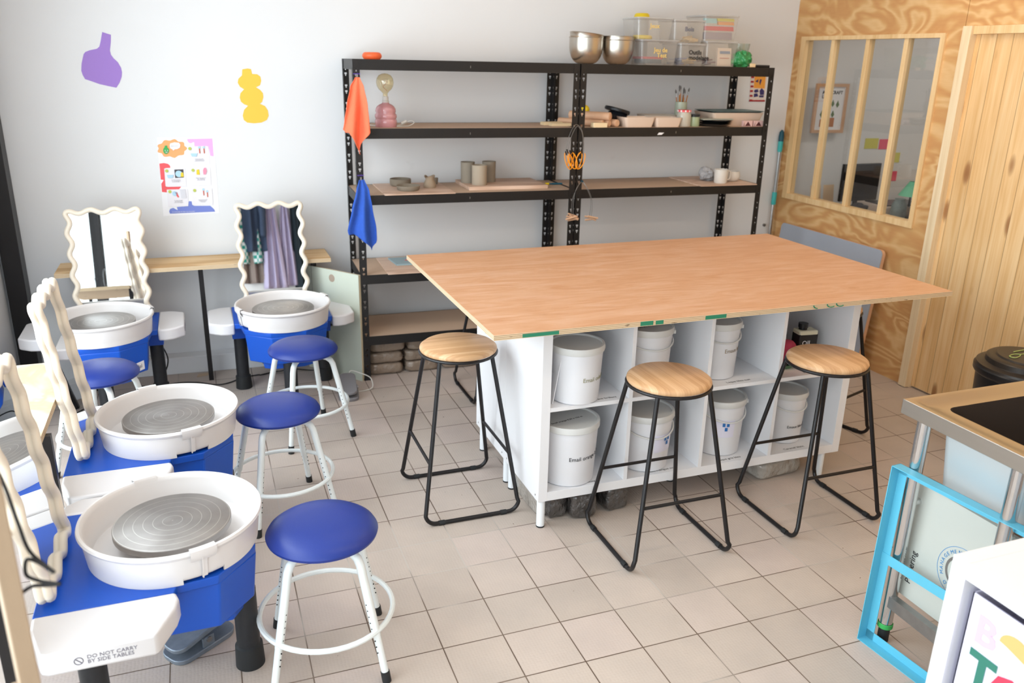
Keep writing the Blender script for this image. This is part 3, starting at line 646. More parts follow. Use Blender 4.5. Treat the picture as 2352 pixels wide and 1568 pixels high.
# ------------------------------------------------------------------ blue work stools
def blue_stool(x, y, rz, label, zt=.48):
    t = thing('work_stool', label, 'stool', (x, y, 0), rz, 'blue cushioned stools at the pottery wheels')
    k = zt/.48
    M().lathe([(0, .478), (.05, .478), (.10, .472), (.135, .462), (.155, .448), (.162, .436), (.160, .428), (.150, .422), (.05, .421), (0, .421)], 56).build('cushion', VINYL, t)
    pl_ = M().lathe([(0, .421), (.12, .421), (.12, .414), (0, .414)], 32).build('seat_plate', STOOLW, t)
    for q in range(4):
        a = PI/2*q; R = Matrix.Rotation(a, 4, 'Z')
        up_ = [(.06, 0, .405), (.09, 0, .405), (.115, 0, .400), (.133, 0, .388), (.143, 0, .37), (.150, 0, .34), (.188, 0, .18), (.195, 0, .15)]
        lg = M().tube(up_, .0130, 12).xf(R).build('leg', STOOLW, t)
        M().tube([(.194, 0, .16), (.224, 0, .028)], .0112, 12).xf(R).build('leg_extension', STOOLW, lg)
        M().tube([(.2225, 0, .035), (.229, 0, 0)], .0135, 12).xf(R).build('rubber_foot', RUB, lg)
        hl = M()
        for i in range(9):
            z = .10+.019*i; xr = .224-(z-.028)*(.030/.132) if z < .16 else .150+(.34-z)*(.038/.16)
            hl.cyl((xr, -.0132, z), (xr, .0132, z), .0021, 8)
            
        hl.xf(R).build('adjustment_hole', RUB, lg)
    M().tube([(.198*math.cos(2*PI*i/48), .198*math.sin(2*PI*i/48), .165) for i in range(48)], .0082, 8, closed=True).build('foot_ring', STOOLW, t)
    return t
b0 = blue_stool(-.338, -.705, math.radians(38), 'blue cushioned stool with white legs at the nearest pottery wheel')
def bcopy(x, y, rz, label, dz=0): o = copy_tree(b0); o.location = (x, y, dz); o.rotation_euler = (0, 0, rz); o['label'] = label
bcopy(-.375, .235, math.radians(58), 'blue cushioned stool beside the second pottery wheel, middle of the stool row', -.004)
bcopy(-.195, .930, math.radians(63), 'blue cushioned stool in front of the wheel by the leaning pale board')
bcopy(-1.065, .87, math.radians(20), 'blue cushioned stool in front of the wheel next to the black window post', -.004)

# ------------------------------------------------------------------ pottery wheels
def wheel(x, y, rz, label, tray=.42, rear_leg=.24, front_y=0, far=None):
    t = thing('pottery_wheel', label, 'pottery wheel', (x, y, 0), rz, 'blue and white electric pottery wheels')
    body = M().prism([(-.28, -.165), (-.03, -.205), (.11, -.205), (.213, -.085), (.213, .085), (.11, .205), (-.03, .205), (-.28, .165)], .262, .41, .93, (0, 0)).build('body', BLUE, t, bevel=.005)
    M().prism([(-.325, -.25), (.0, -.25), (.006, -.222), (.11, -.21), (.213, -.087), (.213, .087), (.11, .21), (.006, .222), (0, .25), (-.325, .25)], .408, .435, .99, (0, 0)).build('deck', BLUE, body, bevel=.003)
    M().prism([(-.2, -.13), (.14, -.13), (.17, -.08), (.17, .08), (.14, .13), (-.2, .13)], .225, .262, .95).build('motor_housing', BLUE, body, bevel=.004)
    # splash pan
    pan = M().lathe([(.05, .448), (.200, .442), (.216, .444), (.224, .447), (.2265, .451), (.2283, .458), (.2345, .515), (.240, .520), (.2435, .527), (.241, .534), (.234, .535), (.2285, .530), (.226, .518), (.218, .455), (.212, .448), (.05, .451)], 72)
    po = pan.build('splash_pan', WPL, t)
    sk = M()
    for b0_, b1_ in ((-56, 96), (124, 276)): sk.lathe([(.221, .449), (.2215, .4355), (.2255, .4355), (.2283, .459), (.224, .459)], 40, a0=math.radians(b0_), a1=math.radians(b1_))
    sk.build('pan_skirt', WPL, po)
    for a in (-70, 110):
        am = math.radians(a)
        M().lathe([(.237, .502), (.2485, .520), (.2485, .5385), (.232, .5405), (.2275, .534), (.2265, .518)], 10, a0=am-.15, a1=am+.13).build('pan_joint', WPL, po)
        M().lathe([(.229, .447), (.2385, .512)], 3, a0=am-.03, a1=am+.03).build('joint_strip', WPL, po)
        M().lathe([(.2335, .445), (.243, .512), (.237, .512), (.2275, .445)], 3, a0=am-.035, a1=am-.02).build('joint_rib', WPL, po)
    hd_ = M().lathe([(0, .505), (.1545, .505), (.157, .503), (.157, .486), (.150, .484), (.04, .484), (.04, .446)], 72).build('wheel_head', HEAD, t)
    for s_ in (-1, 1):
        ti = .25; to = tray if s_ < 0 else (far or tray)
        poly = [(-.325, ti), (.004, ti), (.012, ti+.03), (.004, ti+.07), (-.035, to-.006), (-.045, to), (-.275, to), (-.29, to-.008), (-.322, ti+.06)]
        if s_ < 0: poly = [(a, -b) for a, b in reversed(poly)]
        tr = M().prism(poly, .378, .437, 1.0).build('side_table', TRAY, t, bevel=.008, seg=3)
        rot = (PI/2, 0, 0) if s_ < 0 else (PI/2, 0, PI)
        yy = s_*(to+.0003)
        text('warning_text', 'DO NOT CARRY\nBY SIDE TABLES', .0145, mat('grey_print', S(112, 108, 120), .6), ((-.190 if s_ < 0 else -.09), yy, .409), rot, tr, .0004, spacing=.9)
        nb = M()
        cx_ = -.208 if s_ < 0 else -.072
        nb.tube([(cx_+.0095*math.cos(2*PI*i/20), yy, .4065+.0095*math.sin(2*PI*i/20)) for i in range(20)], .0011, 6, closed=True)
        nb.cyl((cx_-.0065, yy, .4065+.0065), (cx_+.0065, yy, .4065-.0065), .0011, 6)
        nb.build('no_symbol', mat('grey_print', S(112, 108, 120), .6), tr)
        # leg with bracket
        lx, ly = -.215, s_*rear_leg
        br = M().prism([(lx-.042, ly-.045), (lx+.042, ly-.045), (lx+.042, ly+.045), (lx-.042, ly+.045)], .295, .378, .86).build('leg_bracket', BLUE, t, bevel=.003)
        kn = M()
        for zz in (.318, .352): kn.cyl((lx, ly+s_*.035, zz), (lx, ly+s_*.055, zz), .007, 10)
        kn.build('bolt', BLKP, br)
        lg = M().cyl((lx, ly, .004), (lx, ly, .33), .034, 28).build('leg', mat('black_leg_plastic', S(36, 38, 42), .45, noise=.3, nscale=60), t)
        M().lathe([(.034, .075), (.040, .070), (.043, 0), (0, 0)], 28, (lx, ly, 0)).build('foot_cap', RUB, lg)
    lx, ly = .170, front_y
    lg = M().cyl((lx, ly, .004), (lx, ly, .265), .034, 28).build('leg', mat('black_leg_plastic', S(36, 38, 42), .45), t)
    M().lathe([(.034, .075), (.040, .070), (.043, 0), (0, 0)], 28, (lx, ly, 0)).build('foot_cap', RUB, lg)
    return t
w4 = wheel(-.741, -.635, 0, 'nearest pottery wheel, white basin and blue body beside the nearest blue stool', .415, .24, -.035, .345)
w3 = copy_tree(w4); w3.location = (-.765, .14, 0); w3['label'] = 'second pottery wheel from the camera along the shop window, between two blue stools'
w2 = wheel(-.232, 1.425, -PI/2, 'pottery wheel between the wall bench and a blue stool, beside the leaning pale board', .375, .222, 0)
w1 = copy_tree(w2); w1.location = (-1.098, 1.435, 0); w1['label'] = 'pottery wheel in the corner by the black window post, white maker label on its body'
lb = M().box((.1300, .150, .285), (.1315, .20, .345)).build('maker_label', PAPER, w1, smooth=False)
lb.data.transform(Matrix.Identity(4))
lb.data.clear_geometry()
q = Matrix.Translation((.1625, .147, .302)) @ Matrix.Rotation(math.radians(51), 4, 'Z')
lm_ = M().box((0, -.055, -.022), (.0015, .05, .022)).xf(q); lb.data.from_pydata(lm_.v, [], lm_.f); lb.data.update()
ltx = text('maker_name', 'ceradel', .028, INKG, (0, 0, 0), (0, 0, 0), w1, .0003); ltx.matrix_local = Matrix.Translation((.1625, .147, .302)) @ Matrix.Rotation(math.radians(51), 4, 'Z') @ Matrix.Translation((.0022, -.048, -.008)) @ Matrix.Rotation(PI/2, 4, 'Z') @ Matrix.Rotation(PI/2, 4, 'X')

# pedals
def pedal(name, label, loc, rz, mt):
    t = thing(name, label, 'foot pedal', loc, rz)
    M().prism(rrect(-.11, -.055, .11, .055, .04), 0, .018, .97).build('base', mt, t, bevel=.003)
    pm = M().prism(rrect(-.105, -.045, .115, .045, .035), .0, .016)
    pm.xf(Matrix.Translation((.0, 0, .052)) @ Matrix.Rotation(-.16, 4, 'Y')).build('treadle', mt, t, bevel=.003)
    M().cyl((0, -.055, .04), (0, .055, .04), .009, 12).build('pivot', GALV, t)
    M().box((-.02, -.05, .015), (.02, -.044, .05)).box((-.02, .044, .015), (.02, .05, .05)).build('bracket', mt, t, smooth=False)
    return t
PED = mat('clay_dusted_pedal', S(128, 138, 150), .45, .4, noise=.3, nscale=40)
pedal('foot_pedal', 'clay-dusted metal foot pedal on the floor under the nearest pottery wheel', (-.715, -.53, 0), .62, PED)
pedal('foot_pedal', 'grey foot pedal on the floor by the leaning pale board', (.075, 1.36, 0), 1.45, mat('grey_pedal', S(134, 132, 136), .5))

# ------------------------------------------------------------------ wavy mirrors
def mirror(loc, rz, tilt, label, W=.375, H=.575):
    t = thing('wavy_mirror', label, 'mirror', loc, 0, None); t.rotation_euler = (tilt, 0, rz); t.rotation_mode = 'XYZ'
    path = []
    A = .0115; w_, h_ = W-.045, H-.045
    def side(p0, p1, nrm, n):
        k = 14*n
        for i in range(k):
            s_ = i/k; p = Vector(p0).lerp(Vector(p1), s_); p = p+Vector(nrm)*(A*math.cos(2*PI*n*s_)); path.append((p.x, p.y))
    a, b = w_/2, h_/2
    side((-a, -b), (a, -b), (0, -1), 3); side((a, -b), (a, b), (1, 0), 5); side((a, b), (-a, b), (0, 1), 3); side((-a, b), (-a, -b), (-1, 0), 5)
    # soften corners
    P_ = [Vector(p) for p in path]
    for _ in range(4): P_ = [(P_[i-1]+P_[i]*2+P_[(i+1) % len(P_)])/4 for i in range(len(P_))]
    r = .0128; zc = H/2
    M().tube([(p.x, -.0095, p.y+zc) for p in P_], r, 10, closed=True).build('frame_front', CREAM, t)
    M().tube([(p.x, .0085, p.y+zc) for p in P_], r, 10, closed=True).build('frame_back', CREAM, t)
    patch([(p.x, p.y+zc) for p in P_], -.004, -.003).build('mirror_glass', MIRR, t, smooth=False)
    patch([(p.x, p.y+zc) for p in P_], .006, .009).build('back_board', MBACK, t, smooth=False)
    return t
TL = math.atan(.15)
mirror((-.243, 1.693, .4375), 0, -TL, 'wavy cream-framed mirror reflecting hanging clothes, on the wheel beside the leaning pale board')
mirror((-1.057, 1.693, .4375), 0, -TL, 'wavy cream-framed mirror reflecting a bright window, on the corner wheel')
def mirror_side(y, label):
    o = mirror((-1.035, y, .4375), 0, 0, label)
    o.matrix_world = Matrix.Translation((-1.035, y, .4375)) @ Matrix.Rotation(PI/2, 4, 'Z') @ Matrix.Rotation(-math.atan(.125), 4, 'X')
mirror_side(.140, 'wavy cream-framed mirror seen nearly edge-on, standing on the second wheel along the window')
mirror_side(-.680, 'wavy cream-framed mirror cut by the frame edge, standing on the nearest wheel')

# ------------------------------------------------------------------ benches
def bench(name, label, cat, x0, x1, y0, y1, legs, mt, z=.677, rot=None):
    t = thing(name, label, cat, (0, 0, 0))
    tp = M(); v8 = [(x0, y0, z-.022), (x1, y0, z-.022), (x1, y1, z-.022), (x0, y1, z-.022), (x0, y0, z), (x1, y0, z), (x1, y1, z), (x0, y1, z)]
    tp.add(v8, [(4, 5, 6, 7)]); tp.cur = 1; tp.add(v8, [(0, 3, 2, 1), (0, 1, 5, 4), (1, 2, 6, 5), (2, 3, 7, 6), (3, 0, 4, 7)])
    me_ = bpy.data.meshes.new('top'); me_.from_pydata(tp.v, [], tp.f); me_.materials.append(mt); me_.materials.append(EDGE)
    for p, i in zip(me_.polygons, tp.mi): p.material_index = i
    o = bpy.data.objects.new('top', me_); COL.objects.link(o); o.parent = t
    for lx, ly in legs: M().box((lx-.0125, ly-.0125, 0), (lx+.0125, ly+.0125, z-.022)).build('leg', BLKM, t, smooth=False)
    return t
bench('wall_bench', 'long plywood wall bench on thin black legs behind the two corner wheels', 'bench', -1.318, .072, 1.748, 2.0, [(-1.20, 1.83), (-.622, 1.815), (-.02, 1.83), (.0, 1.95)], BENCH)
bench('window_counter', 'pale plywood counter on black legs along the shop window, behind the two nearest mirrors', 'counter', -1.56, -1.088, -1.12, .35, [(-1.085, -.27), (-1.085, .30), (-1.5, .30), (-1.085, -1.05), (-1.5, -1.05)], OSB)
# ------------------------------------------------------------------ things around the wheels
t = thing('leaning_board', 'pale grey-green board with a round hole, leaning beside the shelving unit', 'board', (.184, 1.532, 0), 0)
dv = Vector((.046-.181, 1.70-1.521)).normalized(); L_ = .42
t.rotation_euler = (0, 0, math.atan2(dv.y, dv.x))
M().box((0, -.004, 0), (L_, 0.0, .622)).build('front_face', PALEG, t, smooth=False)
M().box((0, -.026, 0), (L_, -.004, .618)).build('core', PALEE, t, smooth=False)
M().lathe([(0, 0), (.022, 0), (.022, .001), (0, .001)], 24).xf(Matrix.Translation((.20, .0002, .575)) @ Matrix.Rotation(-PI/2, 4, 'X')).build('round_hole', mat('hole_shadow', S(168, 150, 134), .8), t)

def cable(name, label, pts, r=.0035, mt=CORD): return tag(M().tube(smoothpath(pts, 8), r, 8).build(name, mt), label, 'cable')
cable('power_cable', 'black power cable on the tiles running from the corner wheel past the bench leg', [(-1.0, 1.78, .02), (-.92, 1.77, .005), (-.80, 1.80, .005), (-.695, 1.773, .005), (-.60, 1.71, .005), (-.53, 1.72, .005), (-.45, 1.78, .005), (-.36, 1.80, .005)])
cable('power_cable', 'black looped power cable behind the wheel by the pale board', [(-.36, 1.79, .005), (-.28, 1.82, .005), (-.22, 1.80, .02), (-.24, 1.78, .09), (-.32, 1.82, .10), (-.33, 1.86, .05), (-.22, 1.88, .006), (-.10, 1.80, .005), (-.02, 1.78, .006), (.02, 1.70, .1)])
cable('white_cable', 'white looped cable on the tiles beside the foot of the shelving post', [(.09, 1.43, .06), (.11, 1.48, .09), (.17, 1.52-.06, .075), (.215, 1.44, .05), (.215, 1.40, .01), (.16, 1.38, .004), (.10, 1.40, .004), (.07, 1.42, .03)], .003, CORDW)
cable('white_cable', 'white looped cable hanging behind the wheel by the pale board', [(.0, 1.72, .14), (-.04, 1.76, .10), (-.03, 1.80, .03), (.02, 1.82, .01), (.06, 1.76, .01), (.0, 1.74, .05), (-.03, 1.72, .12)], .003, CORDW)
cable('white_cable', 'white cable hanging down from the corner wheel to the tiles', [(-.96, 1.60, .30), (-.92, 1.63, .24), (-.89, 1.66, .10), (-.93, 1.62, .01), (-1.0, 1.58, .005), (-1.1, 1.5, .005)], .003, CORDW)
cable('power_cable', 'short black cable curving behind a leg of the corner wheel', [(-.86, 1.66, .30), (-.83, 1.68, .20), (-.85, 1.69, .12), (-.90, 1.66, .06), (-.95, 1.7, .006)])
sc_ = M().prism([(0, 0), (.06, .01), (.07, .05), (.01, .045)], 0, .003).build('paper_scrap', mat('brown_scrap', S(196, 172, 146), .8), None, smooth=False); sc_.location = (-.70, 1.875, 0); tag(sc_, 'small brown cardboard scrap on the tiles under the wall bench', 'scrap')

# blurred wooden post and black cord near the camera
t = thing('wooden_rack', 'blurred pale wooden post of a rack cut off by the frame edge in the foreground', 'rack', (-.889, -1.69, 0), .35)
M().box((-.013, -.02, 0), (.013, .02, 1.28)).build('post', mat('pale_rack_wood', S(176, 152, 126), .55, noise=.08, nscale=12, stretch=(8, 8, 1)), t, bevel=.002, smooth=False)
M().box((-.36, -.012, .80), (-.013, .012, .86)).build('rail', mat('pale_rack_wood', S(176, 152, 126), .55), t, bevel=.002, smooth=False)
M().box((-.38, -.02, 0), (-.355, .02, 1.28)).build('post', mat('pale_rack_wood', S(176, 152, 126), .55), t, bevel=.002, smooth=False)
cable('hanging_cable', 'blurred black looped cord hanging from the wooden post in the foreground', [(-.905, -1.60, 1.20), (-.888, -1.621, 1.155), (-.873, -1.649, 1.102), (-.862, -1.666, 1.066), (-.842, -1.68, 1.045), (-.831, -1.69, 1.038), (-.850, -1.68, 1.052), (-.866, -1.671, 1.054), (-.868, -1.68, 1.035), (-.852, -1.687, 1.026), (-.835, -1.694, 1.023), (-.824, -1.699, 1.022), (-.840, -1.694, 1.020), (-.862, -1.686, 1.018), (-.880, -1.683, 1.006)], .0028)

# ------------------------------------------------------------------ blocks of clay
def clay(name, label, loc, d, mt, seed, rz=0, group=None):
    rnd = random.Random(seed); bm = bmesh.new(); bmesh.ops.create_cube(bm, size=2)
    bmesh.ops.subdivide_edges(bm, edges=bm.edges, cuts=7, use_grid_fill=True)
    ph = [(Vector((rnd.uniform(-5, 5), rnd.uniform(-5, 5), rnd.uniform(-5, 5))), rnd.uniform(0, 6)) for _ in range(8)]
    for v in bm.verts:
        c = v.co.copy(); q_ = 6; l = (abs(c.x)**q_+abs(c.y)**q_+abs(c.z)**q_)**(1/q_); c = c/l
        s_ = sum(math.sin(p.dot(c)+a) for p, a in ph)/8; c *= 1+.07*s_
        v.co = Vector((c.x*d[0]/2, c.y*d[1]/2, c.z*d[2]/2+d[2]/2))
    for v in bm.verts: v.co.z = min(max(v.co.z, 0), d[2]*.985)
    me_ = bpy.data.meshes.new(name); bm.to_mesh(me_); bm.free(); me_.materials.append(mt)
    for p in me_.polygons: p.use_smooth = True
    o = bpy.data.objects.new(name, me_); COL.objects.link(o); o.location = loc; o.rotation_euler = (0, 0, rz); return tag(o, label, 'clay block', group)
G_ = 'plastic-wrapped clay blocks under the lowest shelf'
rows = (('bottom', 0), ('middle', .068), ('top', .136))
for i, (xx, nm, lv) in enumerate(((.139, 'nearest the shelf post', 3), (.352, 'second from the shelf post', 3), (.575, 'third from the shelf post, behind a bar stool', 1))):
    for j, (rn, z) in enumerate(rows[:lv]):
        lab = f'plastic-wrapped clay block under the lowest shelf, {rn} of the stack {nm}' if lv > 1 else 'single plastic-wrapped clay block lying third from the shelf post, under the lowest shelf'
        clay('clay_block', lab, sw(xx+(.012 if j == 2 else 0), .14, z), (.200, .15, .067), BAGC, i*5+j, RS, G_)
G2 = 'plastic-wrapped clay under the white cube shelf'
clay('clay_block', 'dark plastic-wrapped clay block beside the front leg of the white shelf', (.645, -.125, 0), (.09, .15, .115), BAGK, 31, .15, G2)
clay('clay_block', 'dark plastic-wrapped clay block, second from the front leg of the white shelf', (.757, -.165, 0), (.115, .15, .115), BAGK, 32, -.1, G2)
clay('clay_block', 'dark plastic-wrapped clay block, third and furthest from the front leg of the white shelf', (.907, -.145, 0), (.11, .15, .113), BAGK, 33, .1, G2)
clay('clay_block', 'grey plastic-wrapped clay under the side of the white shelf behind its front leg', (.60, .04, 0), (.06, .42, .09), BAGG, 34, .0, G2)
clay('clay_block', 'light grey clay block in clear plastic under the white shelf near its partition end', (1.745, -.10, 0), (.26, .17, .085), BAGG, 35, .12, G2)

# ------------------------------------------------------------------ cloths on the shelf post
def hook_cloth(name, label, x, ztop, zbot, mt, outline, seed, tip):
    """cloth gathered at a hook: outline = list of (t, xleft, xright) from top to bottom"""
    t = thing(name, label, 'cloth', sw(x, -.014, ztop), RS)
    rnd = random.Random(seed); rows_ = 40; cols = 36; vs = []; fs = []
    ph = [rnd.uniform(0, 6) for _ in range(4)]
    def lerp(tt_):
        for a, b in zip(outline[:-1], outline[1:]):
            if a[0] <= tt_ <= b[0]:
                k = (tt_-a[0])/(b[0]-a[0]); k2 = k*k*(3-2*k)*.5+k*.5
                return a[1]+(b[1]-a[1])*k2, a[2]+(b[2]-a[2])*k2
        return outline[-1][1:]
    hmax = ztop-zbot
    for i in range(rows_+1):
        for j in range(cols+1):
            u = j/cols; tt_ = i/rows_; bot = tip(u); z = -hmax*bot*tt_
            xl, xr = lerp(min(1, bot*tt_)); wd = xr-xl; xx = xl+wd*u
            amp = .004+.022*min(1, tt_*2)*(wd/.14)
            yy = -.016-.012*min(1, tt_*3)+amp*(math.sin(u*11+ph[0]+tt_*1.2)*.6+math.sin(u*5+ph[1]-tt_*2)*.5)
            yy = min(yy, -.004)
            vs.append((xx, yy, z))
    k = cols+1
    for i in range(rows_):
        for j in range(cols): fs.append((i*k+j, i*k+j+1, (i+1)*k+j+1, (i+1)*k+j))
    mm = M(); mm.add(vs, fs); o = mm.build('fabric', mt, t); so = o.modifiers.new('solid', 'SOLIDIFY'); so.thickness = .0022; so.offset = -1
    M().box((-.004, -.014, -.004), (.004, -.0, .012)).build('hook', GALV, t, smooth=False)
    return t
hook_cloth('hanging_cloth', 'orange cloth hanging from the upper part of the shelf post', .018, 1.655, 1.268, ORC,
           [(0, -.012, .012), (.12, -.040, .030), (.35, -.062, .044), (.55, -.076, .050), (.72, -.088, .054), (.85, -.060, .022), (1, -.012, .004)], 2, lambda u: .70+.30*max(0, 1-abs(u-.62)/.38) if u > .1 else .66+.3*u)
hook_cloth('hanging_cloth', 'blue cloth hanging from the shelf post below the orange one', .018, 1.142, .765, BLC,
           [(0, -.012, .016), (.15, -.030, .040), (.4, -.058, .054), (.7, -.084, .072), (.85, -.07, .072), (1, .02, .05)], 5, lambda u: .76+.24*max(0, 1-abs(u-.78)/.6)**1.2)
for z, nm in ((1.668, 'upper'), (1.158, 'lower')):
    o = text('purple_handwriting', 'torchon', .011, mat('purple_ink', S(120, 80, 210), .6), (.003, -.0008, z-.0), (PI/2, 0, 0), None, .0002)
    o.parent = bpy.data.objects['metal_shelving_unit']; 

# ------------------------------------------------------------------ objects on the shelves of the first unit
ZT, ZU, ZM, ZL = 1.742, 1.400, 1.053, .617
def onshelf(o, x, y, z, rz=0): o.location = sw(x, y, z-.001); o.rotation_euler = (0, 0, RS+rz); return o
o = M().tube([(.032*math.cos(2*PI*i/32), .032*math.sin(2*PI*i/32), .018) for i in range(32)], .0185, 14, closed=True).build('orange_ring', ORNG); onshelf(o, .118, .11, ZT); tag(o, 'orange plastic ring lying on top of the shelving unit', 'ring')
# lamp
t = thing('bulb_lamp', 'pink glazed ceramic lamp with a large round bulb on the second shelf', 'lamp', sw(.185, .13, ZU-.001), RS)
M().lathe([(0, 0), (.056, 0), (.058, .006), (.0585, .022), (.060, .030), (.056, .040), (.0545, .042), (.059, .052), (.0585, .064), (.053, .070), (.052, .073), (.055, .082), (.053, .095), (.045, .108), (.032, .117), (.020, .122), (.018, .126), (0, .126)], 44).build('ceramic_base', PINKG, t)
M().lathe([(0, .126), (.020, .126), (.020, .134), (.0165, .137), (.0165, .158), (0, .158)], 28).build('socket', GREYP, t)
bl = M().lathe([(.012, .158), (.012, .172), (.020, .182), (.034, .194), (.043, .21), (.0465, .228), (.043, .248), (.032, .264), (.016, .272), (0, .274)], 36).build('bulb', BULB, t)
M().tube([(.010*math.cos(a*.9), .010*math.sin(a*.9), .185+.0065*a) for a in range(9)], .0012, 6).build('filament', mat('filament', S(196, 120, 60), .4), bl)
cb = M().tube(smoothpath([(.05, -.02, .004), (.09, -.01, .004), (.13, .02, .004), (.16, .03, .02), (.14, .04, .028), (.10, .03, .012), (.06, .0, .006)], 8), .0025, 8); cb.tube(smoothpath([(-.055, 0, .006), (-.09, .01, .008), (-.13, 0, .004), (-.17, -.02, .003)], 6), .003, 8)
cb.build('cord', CORDW, t)
M().box((-.012, -.008, 0), (.022, .008, .014)).xf(Matrix.Translation((.10, .03, .014)) @ Matrix.Rotation(-.4, 4, 'Y')).build('switch', CORDW, t, bevel=.003)

def slab(name, label, cat, x0, x1, y0, y1, z, th, mt, sk=0):
    mm = M(); v8 = [(x0, y0, 0), (x1, y0, 0), (x1+sk, y1, 0), (x0+sk, y1, 0), (x0, y0, th), (x1, y0, th), (x1+sk, y1, th), (x0+sk, y1, th)]
    o = mm.hexa(v8).build(name, mt, None, smooth=False); o.location = sw(0, 0, z-.001); o.rotation_euler = (0, 0, RS); return tag(o, label, cat)
slab('thin_board', 'thin pinkish plywood board on the third shelf, carrying two clay dishes and a small jar', 'board', .145, .535, -.008, .405, ZM, .006, PLYPINK)
slab('plywood_board', 'thicker plywood board on the third shelf, carrying three grey clay cylinders', 'board', .64, 1.112, .09, .408, ZM, .019, PLYPINK)
slab('thin_board', 'thin pinkish plywood board on the fourth shelf of the wheels side unit', 'board', .150, .72, -.008, .395, ZL, .005, PLYPINK)
slab('folder', 'thin blue-grey folder with a red mark lying on the fourth shelf', 'folder', .232, .40, .17, .345, ZL+.005, .008, mat('blue_folder', S(150, 178, 188), .5), -.02)
rm = M().box((0, 0, 0), (.05, .010, .0015)).build('red_mark', RED, bpy.data.objects['folder'], smooth=False); rm.location = (.30, .25, .009); rm.rotation_euler = (0, 0, .7)
def lathe_thing(name, label, cat, prof, x, y, z, mt, seg=36, group=None):
    o = M().lathe(prof, seg).build(name, mt); onshelf(o, x, y, z); return tag(o, label, cat, group)
cyp = [(0, 0), (.038, 0), (.040, .003), (.0395, .055), (.0405, .108), (.0415, .118), (.0375, .118), (.036, .11), (.036, .008), (0, .008)]
G3 = 'grey clay cylinders on the plywood board'
lathe_thing('clay_cylinder', 'grey clay cylinder on the plywood board, back one on the wheels side', 'clay cylinder', cyp, .680, .275, ZM+.019, CLAY, group=G3)
lathe_thing('clay_cylinder', 'beige-grey clay cylinder standing in front of the two others', 'clay cylinder', [(r*1.08, z*.95) for r, z in cyp], .722, .175, ZM+.019, mat('beige_clay', S(172, 158, 140), .85, noise=.06, nscale=20), group=G3)
lathe_thing('clay_cylinder', 'grey clay cylinder on the plywood board, back one on the partition side', 'clay cylinder', [(r*.98, z) for r, z in cyp], .812, .285, ZM+.019, CLAY, group=G3)
lathe_thing('clay_bowl', 'dark clay bowl at the back of the thin board', 'bowl', [(0, 0), (.050, 0), (.058, .006), (.061, .02), (.060, .040), (.057, .041), (.055, .02), (.05, .008), (0, .008)], .288, .30, ZM+.006, CLAYD)
lathe_thing('clay_dish', 'shallow clay dish in front of the dark clay bowl', 'dish', [(0, 0), (.056, 0), (.062, .006), (.066, .025), (.064, .027), (.060, .012), (.055, .007), (0, .007)], .298, .125, ZM+.006, CLAYD)
o = lathe_thing('small_clay_jar', 'small uneven clay jar with a pinched rim on the thin board', 'jar', [(0, 0), (.033, 0), (.036, .006), (.034, .022), (.029, .034), (.024, .046), (.025, .060), (.028, .064), (.023, .062), (.020, .045), (.02, .03), (0, .03)], .437, .20, ZM+.006, mat('brown_clay', S(156, 138, 118), .9))
for v in o.data.vertices:
    if v.co.z > .05: a = math.atan2(v.co.y, v.co.x); v.co.z += .006*math.sin(3*a); v.co.x *= 1+.15*math.sin(2*a+1)
lathe_thing('tiny_clay_cup', 'tiny clay cup behind the small pinched jar', 'cup', [(0, 0), (.015, 0), (.018, .02), (.019, .036), (.016, .036), (.014, .01), (0, .01)], .497, .33, ZM+.006, CLAYD, 20)

for k, (xx, yy, rz, l_) in enumerate(((1.115, .20, .06, 'pale wooden strip at the back end of the second shelf of the first unit'), (1.14, .13, .03, 'second pale wooden strip in front of the other at the end of the second shelf'))):
    o = M().box((0, 0, 0), (.12, .05, .018-.002*k)).build('wooden_strip', WOODL, None, smooth=False); onshelf(o, xx, yy, ZU, rz); tag(o, l_, 'wood strip')
o = M().tube([(0, 0, .006), (.02, 0, .006), (.022, 0, .006), (.085, 0, .006)], [.004, .004, .006, .006], 10).build('screwdriver_like_tool', TEALD); onshelf(o, 1.165, .22, ZM, -.05); o.name = 'trimming_tool'; tag(o, 'small teal-handled tool lying where the two units meet on the third shelf', 'tool')
o = M().cyl((0, 0, .007), (.022, 0, .007), .0065, 10).build('tool_tip', YELP); o.parent = bpy.data.objects['trimming_tool']; o.location = (-.02, 0, 0)

# cords hung on the joint between units
def shang(name, label, cat): return thing(name, label, cat, sw(0, 0, 0), RS)
t = shang('orange_cutting_wires', 'bundle of thin orange cords with black tips hanging where the two units meet', 'cord bundle')
rnd = random.Random(4); mm = M()
for i in range(6):
    cx_ = 1.225+rnd.uniform(-.045, .045); w_ = rnd.uniform(.012, .028); h_ = rnd.uniform(.035, .055); a = rnd.uniform(-.5, .5); pts = []
    for k in range(15):
        u = -2.6+5.2*k/14; px_, pz_ = w_*math.sin(u), -h_*math.cos(u)
        pts.append((cx_+px_*math.cos(a)-pz_*math.sin(a), -.022-.004*i, 1.225+px_*math.sin(a)+pz_*math.cos(a)))
    mm.tube(pts, .0028, 6)
mm.build('orange_cord', ORCD, t)
mm = M()
for dx, dz in ((-.06, .05), (-.052, .06), (-.035, .055)): mm.cyl((1.225+dx, -.03, 1.225+dz), (1.225+dx+.008, -.03, 1.225+dz-.022), .004, 8)
mm.build('black_tips', BLKP, t)
mm = M(); mm.tube(smoothpath([(1.17, -.02, 1.27), (1.185, -.02, 1.35), (1.21, -.02, 1.405), (1.235, -.012, 1.418), (1.262, -.02, 1.39), (1.278, -.02, 1.32), (1.282, -.02, 1.25)], 8), .0012, 6)
